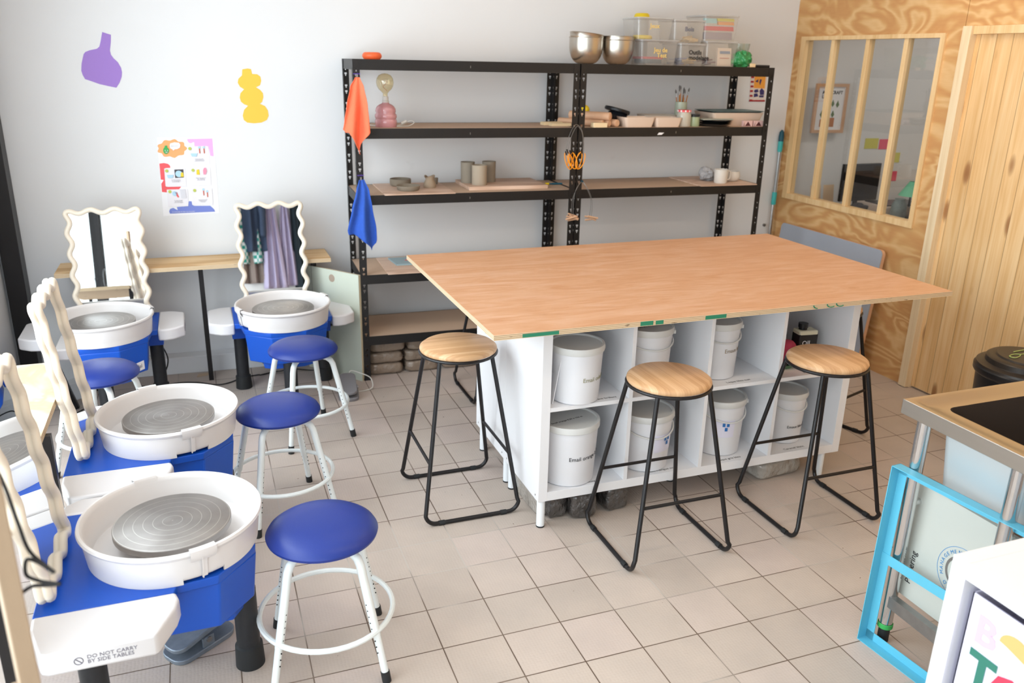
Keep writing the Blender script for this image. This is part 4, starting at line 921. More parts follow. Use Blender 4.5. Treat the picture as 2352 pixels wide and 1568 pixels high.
mm.tube(smoothpath([(1.178, -.024, 1.26), (1.195, -.024, 1.34), (1.225, -.016, 1.40), (1.245, -.016, 1.405), (1.268, -.024, 1.36), (1.275, -.024, 1.25)], 8), .0012, 6)
mm.build('wire', GALV, t)
def toggles(x, z, label, n=5, seed=1):
    t = shang('clay_cutter', label, 'clay cutter'); rnd = random.Random(seed); mm = M()
    for i in range(n):
        a = rnd.uniform(-.7, .7); l = .034; cx_ = x+rnd.uniform(-.012, .012); cz = z+rnd.uniform(-.016, .018)
        mm.cyl((cx_-l*math.cos(a), -.02-.006*i, cz-l*math.sin(a)*.6), (cx_+l*math.cos(a), -.02-.006*i, cz+l*math.sin(a)*.6), .0055, 10)
    mm.build('wooden_toggle', WOODT, t)
    top_ = (1.285, -.006, 1.105)
    mm = M(); mm.tube(smoothpath([(x-.005, -.03, z), (x-.002, -.03, z+.10), (x+.03*(1 if x < 1.28 else -1), -.02, z+.17), top_], 8), .0012, 6); mm.tube(smoothpath([(x+.004, -.035, z), (x+.006, -.03, z+.09), (x+.02*(1 if x < 1.28 else -1), -.025, z+.16), top_], 8), .0012, 6)
    mm.build('wire', GALV, t); M().cyl((1.285, -.012, 1.102), (1.285, .002, 1.102), .006, 10).build('hook', TEALD, t)
toggles(1.222, .900, 'wire clay cutter with crossed wooden toggles hanging on the wheels side of the shelf joint')
toggles(1.337, .897, 'wire clay cutter with wooden toggles hanging on the partition side of the shelf joint', 4, 3)

# ------------------------------------------------------------------ second unit, third shelf
slab('thin_board', 'thin brown board on the third shelf of the second unit, under a white mug', 'board', 2.065, 2.46, -.006, .40, ZM, .005, PLYPINK)
blob('crumpled_plastic', 'crumpled transparent-grey plastic wrap on the third shelf beside the mug', 'plastic wrap', sw(2.225, .20, ZM+.004), (.055, .05, .04), mat('crumpled_wrap', S(176, 176, 180), .25, 0, .6, coat=.5, bump=1, bscale=60), 9, .35, 4)
t = thing('mug', 'white ceramic mug with a loop handle on the third shelf', 'mug', sw(2.255, .085, ZM+.004), RS)
M().lathe([(0, 0), (.037, 0), (.040, .004), (.0415, .05), (.043, .083), (.040, .084), (.038, .05), (.036, .006), (0, .006)], 36).build('body', WCER, t)
M().tube(smoothpath([(.040, 0, .068), (.060, 0, .070), (.066, 0, .045), (.058, 0, .022), (.040, 0, .018)], 6), .005, 8).build('handle', WCER, t)
lathe_thing('ceramic_bowl', 'small speckled white bowl beside the mug', 'bowl', [(0, 0), (.036, 0), (.050, .010), (.057, .030), (.055, .050), (.049, .062), (.046, .062), (.050, .045), (.048, .02), (.03, .008), (0, .008)], 2.375, .16, ZM+.004, WCER)

# second unit, second shelf
WD = .0135
def pin(x, y, z, rz, l_, r=.021, ln=.30):
    t = M().lathe([(0, 0), (r*.8, 0), (r, .004), (r, ln-.004), (r*.8, ln), (0, ln)], 24).xf(Matrix.Rotation(-PI/2, 4, 'X')).build('rolling_pin', WOODT)
    t.location = sw(x, y, z); t.rotation_euler = (0, 0, RS+rz); return tag(t, l_, 'rolling pin', 'wooden rolling pins on the second shelf')
pin(1.515, .055, ZU+.020, .35, 'wooden rolling pin, bottom one nearest the beige tray')
pin(1.468, .060, ZU+.019, .45, 'wooden rolling pin, middle one of the bottom row', .019)
pin(1.425, .055, ZU+.019, .65, 'wooden rolling pin, bottom one behind the square wooden block', .019)
pin(1.470, .055, ZU+.057, .75, 'thick wooden rolling pin lying on top of the others', .024, .26)
o = M().box((0, 0, 0), (.085, .05, .027)).build('wooden_block', WOODL, None, bevel=.003); onshelf(o, 1.345, .004, ZU); tag(o, 'square-ended pale wooden block at the front of the second shelf beside the rolling pins', 'block')
t = thing('tape_dispenser', 'glossy black tape-like gadget lying behind the first beige tray', 'gadget', sw(1.575, .20, ZU), RS)
M().lathe([(.03, 0), (.075, 0), (.078, .01), (.075, .02), (.03, .02)], 32).xf(Matrix.Translation((0, 0, .075)) @ Matrix.Rotation(.25, 4, 'Y')).build('disc', BLKP, t)
M().lathe([(0, 0), (.06, 0), (.07, .05), (.05, .08), (0, .085)], 24).build('body', mat('glossy_black', S(30, 34, 40), .12, 0, .6, coat=.8), t)
M().ball((-.05, -.01, .035), .04, .03, .03).build('side_wheel', BLKP, t)
o = M().ball((0, 0, .03), .03).build('yellow_ball', YELP); onshelf(o, 1.375, .22, ZU+.055); tag(o, 'small yellow round object peeking above the rolling pins', 'ball')
o = M().lathe([(0, 0), (.05, 0), (.05, .056), (0, .056)], 20).build('cardboard_roll', mat('cardboard', S(188, 156, 128), .8)); onshelf(o, 1.375, .26, ZU); tag(o, 'brown round box at the back of the second shelf behind the rolling pins', 'box')
def tray(x, y, L__, W__, H__, mt, label, name='plastic_tray', z=ZU, rz=0):
    mm = M(); a, b = L__/2, W__/2; t_ = .003
    o_ = rrect(-a, -b, a, b, .018); k = .84
    n = len(o_); vs = [(p[0]*k, p[1]*k, 0) for p in o_]+[(p[0], p[1], H__) for p in o_]+[(p[0]*.965, p[1]*.95, H__) for p in o_]+[(p[0]*k*.96, p[1]*k*.95, t_) for p in o_]
    fs = [tuple(range(n-1, -1, -1)), tuple(range(3*n, 4*n))]
    for q_ in range(3): fs += [(q_*n+i, q_*n+(i+1) % n, (q_+1)*n+(i+1) % n, (q_+1)*n+i) for i in range(n)]
    o = mm.add(vs, fs).build(name, mt); onshelf(o, x, y, z, rz); return tag(o, label, 'tray')
tray(1.645, .085, .20, .13, .056, BEIGEP, 'beige plastic tray nearer the rolling pins on the second shelf')
tray(1.832, .085, .178, .13, .054, BEIGEP, 'beige plastic tray beside the glass jar with a red rim')
tray(1.86, .235, .22, .13, .060, mat('grey_tray', S(196, 186, 174), .5), 'grey-beige tray at the back behind the two beige trays')
t = thing('brush_jar', 'tall glass jar holding a bunch of wooden-handled paint brushes', 'jar', sw(2.000, .20, ZU), RS)
M().lathe([(0, 0), (.035, 0), (.037, .005), (.037, .135), (.035, .135), (.034, .006), (0, .006)], 30).build('glass', mat('glazed_jar', S(168, 176, 158), .3), t)
rnd = random.Random(8)
def brush(i, a, l_):
    t2 = thing('paint_brush', l_, 'paint brush', sw(2.000, .20, ZU+.008), RS, 'paint brushes in the jar')
    rr = .012+.004*(i % 3); bx_, by_ = .012*math.cos(a), .012*math.sin(a); tx, ty = .048*math.cos(a)*(.5+.5*(i % 2)), .030*math.sin(a)
    L1 = .155+.012*(i % 3)
    P0 = Vector((bx_*.6, by_*.6, 0)); D = Vector((tx-bx_*.6, ty-by_*.6, .22)).normalized()
    M().tube([P0, P0+D*L1*.5, P0+D*L1], [.0028, .0042, .003], 8).build('handle', mat('brush_handle', S(178, 116, 60), .45), t2)
    M().tube([P0+D*L1, P0+D*(L1+.022)], [.0035, .004], 8).build('ferrule', STEEL, t2)
    M().tube([P0+D*(L1+.022), P0+D*(L1+.032), P0+D*(L1+.045)], [.004, .0055, .0015], 8).build('bristles', mat('bristle_grey', S(110, 106, 104), .8), t2)
for i, w_ in enumerate(('at the right rim, towards the black dishes', 'at the back right of the bunch', 'at the back, tallest in the middle', 'at the back left of the bunch', 'at the left rim, towards the beige trays', 'at the front left of the bunch', 'at the front, in the middle of the bunch', 'at the front right of the bunch')):
    brush(i, i*2*PI/8+.2, 'wooden-handled paint brush in the tall jar, '+w_)
t = thing('glass_jar', 'glass jar with a red and white rim in front of the brush jar', 'jar', sw(1.955, .075, ZU), RS)
M().lathe([(0, 0), (.040, 0), (.043, .005), (.043, .068), (.038, .080), (.038, .084), (.036, .084), (.036, .078), (.040, .066), (.040, .006), (0, .006)], 32).build('glass', mat('milky_glass', S(188, 182, 168), .25, 0, .5, coat=.4), t)
M().lathe([(.0395, .083), (.0415, .084), (.0415, .094), (.038, .095), (0, .095)], 32).build('rim', RED, t)
wm = M()
for i in range(10): wm.box((.0412, -.004, .084), (.0424, .004, .094)); wm.v[-8:] = [tuple(Matrix.Rotation(2*PI*i/10, 3, 'Z') @ Vector(v)) for v in wm.v[-8:]]
wm.build('white_check', PAPER, t, smooth=False)
t = thing('glass_jar', 'small glass jar with a black lid beside the red-rimmed jar', 'jar', sw(2.030, .085, ZU), RS)
M().lathe([(0, 0), (.033, 0), (.034, .005), (.034, .058), (0, .058)], 28).build('glass', mat('greenish_jar', S(160, 176, 142), .25, 0, .5, coat=.4), t)
M().lathe([(.0355, .055), (.0355, .068), (.034, .070), (0, .070)], 28).build('lid', BLKP, t)
t = thing('plate_stack', 'stack of black dishes with a grey tile on top', 'dishes', sw(2.175, .10, ZU), RS)
for k in range(3): M().lathe([(0, 0), (.07, 0), (.105, .014), (.108, .016), (.10, .015), (.07, .004), (0, .004)], 40).xf(Matrix.Translation((0.004*k, 0, .010*k))).build('dish', mat('glossy_dark_dish', S(24, 28, 30), .15, 0, .5, coat=.5), t)
M().box((-.10, -.05, .038), (.105, .06, .044)).build('tile', mat('grey_tile', S(176, 178, 166), .5), t, smooth=False)
t = tray(2.335, .20, .36, .24, .078, BEIGEP, 'large beige tray with a pink pattern at the partition end of the second shelf')
tray(2.34, .20, .37, .245, .010, mat('teal_grey_cover', S(120, 146, 150), .5), 'grey-blue thin tray laid over the large beige one', z=ZU+.078)
for xx, l_ in ((2.375, 'pink and dark patterned packet in front of the large beige tray, nearer the black dishes'), (2.45, 'pink and dark patterned packet in front of the large beige tray, nearer the post')):
    t = thing('patterned_packet', l_, 'packet', sw(xx, .045, ZU), RS)
    M().prism([(-.032, -.01), (.032, -.01), (.032, .012), (-.032, .012)], 0, .034).build('body', mat('pink_packet', S(222, 186, 182), .5), t, bevel=.002, smooth=False)
    pm = M(); pm.add([(-.02, -.0106, .004), (.02, -.0106, .004), (0, -.0106, .03)], [(0, 1, 2)]); pm.add([(-.03, -.0106, .004), (-.024, -.0106, .004), (-.026, -.0106, .03)], [(0, 1, 2)]); pm.build('dark_pattern', mat('dark_pattern', S(84, 40, 44), .6), t, smooth=False)
U2 = bpy.data.objects['metal_shelving_unit.001']
tp_ = M().prism([(-.022, -.006), (.006, -.006), (.022, .006), (-.012, .007)], 0, .0006).xf(Matrix.Translation((.52, .0018, ZU-.036)) @ Matrix.Rotation(PI/2, 4, 'X')).build('torn_sticker', PAPER, U2, smooth=False)

# ------------------------------------------------------------------ second unit, top
def steel_bowl(x, y, z, r, h, tilt, l_):
    t = thing('steel_bowl', l_, 'bowl', sw(x, y, z), RS, 'stainless steel bowls on top of the shelving'); t.rotation_euler = (0, tilt, RS)
    pr = [(0, 0), (r*.35, 0)]
    for i in range(1, 11):
        a = i/10*PI/2; pr.append((r*(.35+.65*math.sin(a)**.9), h*.72*(1-math.cos(a))))
    pr += [(r, h*.85), (r*1.0, h), (r*1.025, h+.002), (r*1.02, h-.001), (r*.98, h-.004), (r*.98, h*.8)]
    for i in range(9, 0, -1): a = i/10*PI/2; pr.append((r*.97*(.35+.65*math.sin(a)**.9), h*.72*(1-math.cos(a))+.003))
    pr.append((0, .003)); M().lathe(pr, 64).build('bowl', BRUSH, t)
    return t
a_ = steel_bowl(1.337, .15, ZT, .096, .140, .0, 'stack of stainless steel bowls on the shelving top, lower one nearer the wheels')
b_ = M().lathe([(.094, .0), (.097, .02), (.0985, .022), (.096, .024), (.093, .0)], 64).build('tilted_rim', BRUSH, a_); b_.location = (0, 0, .138); b_.rotation_euler = (0, .10, 0)
c_ = steel_bowl(1.532, .15, ZT, .094, .150, .0, 'stainless steel bowl on the shelving top, next to the clear plastic boxes')
b_ = M().lathe([(.0945, 0), (.0965, .002), (.0945, .004)], 64).build('upper_rim', BRUSH, c_); b_.location = (0, 0, .128)
LIDC = m_glass('frosted_lid', (.93, .93, .92, 1), .08, .2, .38)
def clear_box(x0, x1, y0, y1, z, h, l_, txt=None, ink=None, contents=None, lidc=CLEAR):
    L__, W__ = x1-x0, y1-y0; lidc = LIDC
    t = thing('clear_box', l_, 'box', sw((x0+x1)/2, (y0+y1)/2, z), RS, 'clear plastic boxes on top of the shelving')
    a, b = L__/2, W__/2; o_ = rrect(-a, -b, a, b, .015, 4); n = len(o_); k = .88
    vs = [(p[0]*k, p[1]*k, 0) for p in o_]+[(p[0]*.97, p[1]*.97, h-.014) for p in o_]+[(p[0], p[1], h-.012) for p in o_]+[(p[0], p[1], h-.006) for p in o_]
    fs = [tuple(range(n-1, -1, -1))]
    for q_ in range(3): fs += [(q_*n+i, q_*n+(i+1) % n, (q_+1)*n+(i+1) % n, (q_+1)*n+i) for i in range(n)]
    M().add(vs, fs).build('body', CLEAR, t)
    M().prism([(p[0]*1.01, p[1]*1.01) for p in o_], h-.007, h).build('lid', lidc, t, bevel=.002)
    if txt: text('handwriting', txt, .034, ink or YEL, (-a*.30, -b*.99, h*.52), (PI/2-.10, 0, 0), t, .0003, spacing=.85, bold=.0008)
    rnd = random.Random(int(x0*1000))
    if contents:
        for nm, col, kind, (cx0, cx1), cz, n_ in contents:
            mm = M()
            if kind == 'slab': mm.prism(rrect(cx0*a, -b*.6, cx1*a, b*.6, .01), cz, cz+n_)
            elif kind == 'disc': mm.lathe([(0, cz), (n_, cz), (n_*1.05, cz+.012), (n_*.9, cz+.02), (0, cz+.02)], 28, (cx0*a, 0, 0))
            elif kind == 'sticks':
                for i in range(n_):
                    xx = rnd.uniform(cx0, cx1)*a*.8; yy = rnd.uniform(-.6, .3)*b; aa = rnd.uniform(-.8, .8); zz = cz+rnd.uniform(0, .03); ll = .028
                    mm.cyl((xx-ll*math.cos(aa), yy-ll*math.sin(aa), zz), (xx+ll*math.cos(aa), yy+ll*math.sin(aa), zz+rnd.uniform(-.006, .01)), .0045, 6)
                    mm.v = [(x_, y_, max(z_, .003)) for x_, y_, z_ in mm.v]
            elif kind == 'sheet':
                mm.add([(cx0*a, -b*.75, cz), (cx1*a, -b*.75, cz), (cx1*a, -b*.68, cz+n_), (cx0*a, -b*.68, cz+n_), (cx0*a, -b*.6, cz), (cx1*a, -b*.6, cz), (cx1*a, -b*.55, cz+n_), (cx0*a, -b*.55, cz+n_)],
                       [(0, 1, 2, 3), (5, 4, 7, 6), (0, 4, 5, 1), (3, 2, 6, 7), (1, 5, 6, 2), (0, 3, 7, 4)])
            mm.build(nm, col, t)
    return t
BX1, BX2, BX3 = ZT, ZT, ZT
clear_box(1.635, 1.880, .06, .30, ZT, .138, 'clear box with yellow writing and red pieces inside, bottom row by the bowls', 'Jeu de\n  Test', mat('yellow_ink', S(226, 196, 120), .6),
          [('blue_piece', mat('slate_piece', S(74, 92, 104), .5), 'slab', (-.55, .35), .010, .022), ('red_piece', mat('red_piece', S(186, 66, 70), .5), 'slab', (-.65, .4), .034, .012)])
clear_box(1.880, 2.050, .05, .28, ZT, .122, 'clear box with black writing and wooden sticks, middle of the bottom row', 'Outils\nmodelage', INK,
          [('wooden_sticks', mat('pale_sticks', S(206, 176, 128), .6), 'sticks', (.0, .9), .010, 16), ('coloured_bits', mat('blue_bits', S(110, 110, 140), .5), 'sticks', (-.9, -.2), .008, 9)])
clear_box(2.050, 2.268, .05, .28, ZT, .140, 'clear plastic box holding a printed paper bag, bottom row nearest the green bag', None, None,
          [('paper_bag', mat('printed_bag', S(224, 206, 190), .6), 'sheet', (-.1, .75), .004, .10), ('red_print_line', mat('rust_print', S(190, 110, 90), .6), 'sheet', (.05, .62), .045, .010), ('blue_print_line', mat('grey_blue_print', S(110, 130, 160), .6), 'sheet', (.05, .66), .072, .018), ('dark_bits', mat('plum_bits', S(110, 70, 84), .5), 'sticks', (-.9, -.3), .01, 12)])
clear_box(1.605, 1.835, .06, .27, ZT+.138, .118, 'clear box on the upper row with a yellow disc inside, above the bowls side', 'Jeux', mat('yellow_ink', S(226, 196, 120), .6),
          [('yellow_disc', YELP, 'disc', (-.25, 0), .004, .055)])
clear_box(1.835, 2.045, .06, .27, ZT+.122, .128, 'clear plastic box with grey writing and wooden pieces, upper row middle', 'Bois', INKG,
          [('wooden_pieces', mat('pale_sticks', S(206, 176, 128), .6), 'sticks', (.1, .8), .008, 18)])
clear_box(2.030, 2.262, .06, .29, ZT+.140, .142, 'clear plastic box stuffed with coloured packets, upper row nearest the partition', None, None,
          [('red_packet', mat('red_packet', S(204, 70, 70), .5), 'sheet', (-.8, .85), .058, .024), ('orange_packet', mat('orange_packet', S(232, 160, 90), .5), 'sheet', (-.05, .85), .090, .018), ('yellow_packet', mat('yellow_packet', S(214, 206, 76), .5), 'sheet', (-.1, .85), .110, .016),
           ('blue_packet', mat('pale_blue_packet', S(156, 206, 212), .5), 'sheet', (-.85, -.15), .098, .026), ('grey_packet', mat('grey_packet', S(150, 140, 150), .5), 'sheet', (-.8, .8), .010, .040)])
t = thing('yellow_lidded_jar', 'yellow-capped clear pot standing behind the upper clear box', 'jar', sw(1.765, .335, ZT), RS)
M().lathe([(0, 0), (.045, 0), (.045, .265), (.043, .265), (.043, .004), (0, .004)], 30).build('body', CLEAR, t); M().lathe([(0, .290), (.034, .290), (.043, .283), (.047, .268), (.047, .262), (0, .262)], 32).build('lid', YELP, t)
blob('green_bag', 'crumpled green plastic bag at the partition end of the shelving top', 'bag', sw(2.318, .09, ZT-.003), (.062, .06, .052), GREENB, 12, .22, 4, freq=1.6)
o = M().prism([(-.02, -.012), (.022, -.012), (.0, .02)], 0, .022).build('wooden_wedge', WOODL, None, bevel=.003); onshelf(o, 2.355, .035, ZT); tag(o, 'small pale wooden wedge in front of the green bag', 'wedge')
o = M().lathe([(0, 0), (.048, 0), (.066, .135), (.064, .135), (.046, .004), (0, .004)], 36).build('measuring_cup', CLEARG); onshelf(o, 2.375, .22, ZT); tag(o, 'clear plastic measuring cup behind the green bag', 'cup')
o = M().tube([(-.06, 0, .008), (.065, 0, .008)], .0075, 10).build('black_marker', BLKP); onshelf(o, 2.45, .10, ZT, -.25); tag(o, 'black marker lying at the corner of the shelving top', 'marker')

# ------------------------------------------------------------------ on the back wall
def decal(name, label, cat, layers, base_off=0, rough=None):
    """flat paper thing on the back wall; layers = [(part name, material, polygon in wall coords (x, z))]"""
    p0 = layers[0][2]; cx_ = sum(p[0] for p in p0)/len(p0); cz = min(p[1] for p in p0)
    t = thing(name, label, cat, sw(cx_, WY, cz), RS)
    for k, (nm, mt, pts) in enumerate(layers):
        patch([(x-cx_, z-cz) for x, z in pts], -.0012-.0004*k, -.0004-.0004*k+.0002).build(nm, mt, t, smooth=False)
    return t
VASE = [(-1.191, 1.845), (-1.152, 1.833), (-1.157, 1.799), (-1.166, 1.757), (-1.164, 1.737), (-1.154, 1.72), (-1.136, 1.701), (-1.124, 1.674), (-1.122, 1.652), (-1.126, 1.63), (-1.14, 1.6), (-1.158, 1.575), (-1.188, 1.581), (-1.235, 1.592), (-1.267, 1.604), (-1.3, 1.616), (-1.308, 1.635), (-1.312, 1.656), (-1.306, 1.691), (-1.291, 1.736), (-1.282, 1.747), (-1.261, 1.756), (-1.226, 1.764), (-1.213, 1.775), (-1.205, 1.797)]
YELV = [(-0.526, 1.676), (-0.498, 1.681), (-0.481, 1.678), (-0.477, 1.653), (-0.451, 1.652), (-0.435, 1.64), (-0.432, 1.618), (-0.44, 1.595), (-0.462, 1.584), (-0.442, 1.572), (-0.428, 1.554), (-0.427, 1.533), (-0.435, 1.508), (-0.448, 1.498), (-0.422, 1.486), (-0.408, 1.462), (-0.406, 1.435), (-0.417, 1.412), (-0.447, 1.398), (-0.486, 1.394), (-0.522, 1.398), (-0.539, 1.412), (-0.543, 1.435), (-0.533, 1.466), (-0.511, 1.487), (-0.531, 1.495), (-0.546, 1.508), (-0.551, 1.53), (-0.545, 1.553), (-0.525, 1.573), (-0.545, 1.586), (-0.555, 1.607), (-0.55, 1.627), (-0.53, 1.645)]
for nm, lb_, mt, pts in (('purple_vase_cutout', 'purple paper cut-out of a long-necked vase on the white wall', PURP, VASE), ('yellow_vase_cutout', 'yellow paper cut-out of three stacked rounds on the white wall', YEL, YELV)):
    cx_ = sum(p[0] for p in pts)/len(pts); cz = min(p[1] for p in pts)
    o = patch([(x-cx_, z-cz) for x, z in pts], -.0016, -.0003).build(nm, mt, None, smooth=False); o.location = sw(cx_, WY, cz); o.rotation_euler = (0, 0, RS); tag(o, lb_, 'wall decoration')
t = decal('cleaning_poster', 'white instruction poster with orange cloud and coloured shapes above the wall bench', 'poster', [
    ('sheet', PAPER, [(-0.99, 1.321), (-0.704, 1.32), (-0.71, 0.906), (-1.003, 0.899)]),
    ('orange_cloud', ORP, [(-0.844, 1.262), (-0.848, 1.257), (-0.854, 1.252), (-0.86, 1.248), (-0.861, 1.243), (-0.862, 1.236), (-0.865, 1.23), (-0.874, 1.227), (-0.883, 1.227), (-0.891, 1.226), (-0.898, 1.222), (-0.905, 1.217), (-0.913, 1.213), (-0.922, 1.215), (-0.93, 1.219), (-0.937, 1.222), (-0.945, 1.221), (-0.955, 1.219), (-0.964, 1.22), (-0.97, 1.225), (-0.972, 1.232), (-0.975, 1.237), (-0.981, 1.24), (-0.99, 1.242), (-0.995, 1.247), (-0.994, 1.253), (-0.99, 1.259), (-0.988, 1.264), (-0.989, 1.269), (-0.992, 1.275), (-0.991, 1.281), (-0.985, 1.286), (-0.976, 1.288), (-0.969, 1.291), (-0.965, 1.296), (-0.961, 1.302), (-0.955, 1.307), (-0.946, 1.308), (-0.937, 1.306), (-0.928, 1.305), (-0.921, 1.307), (-0.912, 1.311), (-0.903, 1.313), (-0.895, 1.309), (-0.89, 1.303), (-0.884, 1.299), (-0.876, 1.298), (-0.866, 1.298), (-0.859, 1.295), (-0.856, 1.289), (-0.857, 1.282), (-0.857, 1.277), (-0.852, 1.273), (-0.846, 1.268)]),
    ('pink_shape', PINK, [(-0.84, 1.312), (-0.711, 1.314), (-0.713, 1.219), (-0.73, 1.222), (-0.732, 1.253), (-0.736, 1.271), (-0.745, 1.275), (-0.806, 1.274), (-0.806, 1.296), (-0.812, 1.295), (-0.823, 1.29), (-0.833, 1.293), (-0.839, 1.303)]),
    ('red_shape', RED, [(-0.993, 1.184), (-0.97, 1.187), (-0.95, 1.182), (-0.941, 1.172), (-0.94, 1.161), (-0.964, 1.16), (-0.972, 1.156), (-0.973, 1.135), (-0.975, 1.063), (-0.966, 1.058), (-0.896, 1.058), (-0.914, 1.036), (-0.927, 1.033), (-0.95, 1.011), (-0.97, 1.012), (-0.97, 1.028), (-0.996, 1.032), (-0.995, 1.076), (-0.98, 1.096), (-0.995, 1.099)]),
    ('blue_shape', BLUEP, [(-0.971, 0.925), (-0.964, 0.938), (-0.948, 0.943), (-0.926, 0.929), (-0.929, 0.947), (-0.87, 0.95), (-0.864, 0.977), (-0.85, 0.976), (-0.849, 0.957), (-0.839, 0.95), (-0.755, 0.948), (-0.737, 0.929), (-0.732, 0.915), (-0.968, 0.912)]),
    ('card', CARD, [(-0.841, 1.273), (-0.735, 1.273), (-0.736, 1.176), (-0.843, 1.175)]),
    ('card', CARD, [(-0.972, 1.157), (-0.865, 1.158), (-0.868, 1.06), (-0.972, 1.06)]),
    ('card', CARD, [(-0.843, 1.161), (-0.736, 1.161), (-0.739, 1.062), (-0.845, 1.063)]),
    ('card', CARD, [(-0.971, 1.044), (-0.863, 1.044), (-0.869, 0.951), (-0.973, 0.95)]),
    ('card', CARD, [(-0.845, 1.048), (-0.737, 1.047), (-0.739, 0.953), (-0.846, 0.955)]),
    ('green_shape', GREENP, [(-0.956, 1.279), (-0.944, 1.279), (-0.944, 1.268), (-0.937, 1.262), (-0.937, 1.251), (-0.943, 1.239), (-0.954, 1.234), (-0.963, 1.239), (-0.967, 1.252), (-0.964, 1.264), (-0.958, 1.27)]),
    ('speech_bubble', PAPER, [(-0.931, 1.28), (-0.927, 1.291), (-0.906, 1.296), (-0.883, 1.294), (-0.877, 1.283), (-0.881, 1.268), (-0.895, 1.26), (-0.908, 1.259), (-0.915, 1.252), (-0.92, 1.259), (-0.93, 1.265)]),
    ('photo', mat('dark_photo', S(70, 66, 70), .5), [(-0.921, 1.151), (-0.875, 1.152), (-0.877, 1.108), (-0.921, 1.106)]),
])
pbx, pbz = t.location.x, .899
def onposter(nm, mt, pts, k=8):
    p0x = (-.99-.704-.71-1.003)/4
    return patch([(x-p0x, z-.899) for x, z in pts], -.0062-.0002*k, -.0055).build(nm, mt, t, smooth=False)
for (x, z) in ((-.831, 1.262), (-.960, 1.145), (-.826, 1.146), (-.956, 1.033), (-.828, 1.036)): onposter('number_dot', OLIVE, arc(x, z, .0085, 0, 330, 11))
onposter('basin_drawing', LBLUE, arc(-.90, 1.128, .018, 0, 330, 11)); onposter('sponge', YELP, [(-.892, 1.112), (-.876, 1.112), (-.878, 1.136), (-.89, 1.134)], 10); onposter('sponge', YELP, [(-.81, 1.122), (-.793, 1.122), (-.795, 1.15), (-.808, 1.148)])
onposter('hand_drawing', mat('hand_pink', S(232, 150, 176), .6), [(-.774, 1.122), (-.762, 1.122), (-.755, 1.14), (-.757, 1.158), (-.768, 1.158), (-.775, 1.145)])
onposter('phone_drawing', mat('pale_outline', S(214, 214, 222), .6), [(-.903, 1.043), (-.876, 1.043), (-.874, .996), (-.90, .996)]); onposter('tool_drawing', RED, [(-.925, 1.012), (-.918, 1.000), (-.912, 1.002), (-.92, 1.028), (-.932, 1.03)]); onposter('tool_drawing', LBLUE, arc(-.932, 1.022, .013, 0, 330, 9))
for x in (-.785, -.762, -.783, -.762): pass
for x, z in ((-.785, 1.236), (-.762, 1.236), (-.785, 1.008), (-.766, .998)): onposter('tool_drawing', mat('tool_red', S(204, 96, 70), .6), [(x, z), (x+.005, z), (x+.005, z+.026), (x, z+.026)]); onposter('loop_drawing', LBLUE, arc(x+.0025, z+.032, .006, 0, 320, 8))
onposter('basin_drawing', LBLUE, [(-.83, 1.236), (-.795, 1.236), (-.80, 1.220), (-.824, 1.220)]); onposter('basin_drawing', LBLUE, [(-.962, 1.123), (-.928, 1.123), (-.932, 1.107), (-.957, 1.107)])
def smalltext(x, z, s_, size=.0058):
    p0x = (-.99-.704-.71-1.003)/4
    text('poster_text', s_, size, INKG, (x-p0x, -.0078, z-.899), (PI/2, 0, .0), t, .0001, align='CENTER', spacing=.95)
smalltext(-.789, 1.205, 'Je mets mes outils\n     dans la bassine et je\nnettoie avec de l\'eau'); smalltext(-.918, 1.095, 'Je nettoie mon bac\navec une eponge et\nje vide la bassine'); smalltext(-.789, 1.102, 'Passer l\'eponge sur le\ntour et la girelle\navec un peu d\'eau'); smalltext(-.916, .982, 'Je range mon plan\nde travail et mes\npieces sur l\'etagere'); smalltext(-.79, .982, 'Je remets les outils\npropres et secs\na leur place')
text('poster_text', 'Le nettoyage de mon tour de potier', .008, PAPER, (-.955+.8517, -.0078, .919-.899), (PI/2, 0, 0), t, .0001)
text('poster_text', 'Apres le cours', .0058, INKG, (-.925+.8517, -.0078, 1.275-.899), (PI/2, 0, 0), t, .0001)
for dx in (-.006, .006): onposter('eye', PAPER, arc(-.950+dx, 1.254, .0022, 0, 320, 8))
onposter('smile', PAPER, arc(-.950, 1.250, .008, 200, 340, 8)+arc(-.950, 1.247, .006, 340, 200, 8)) 
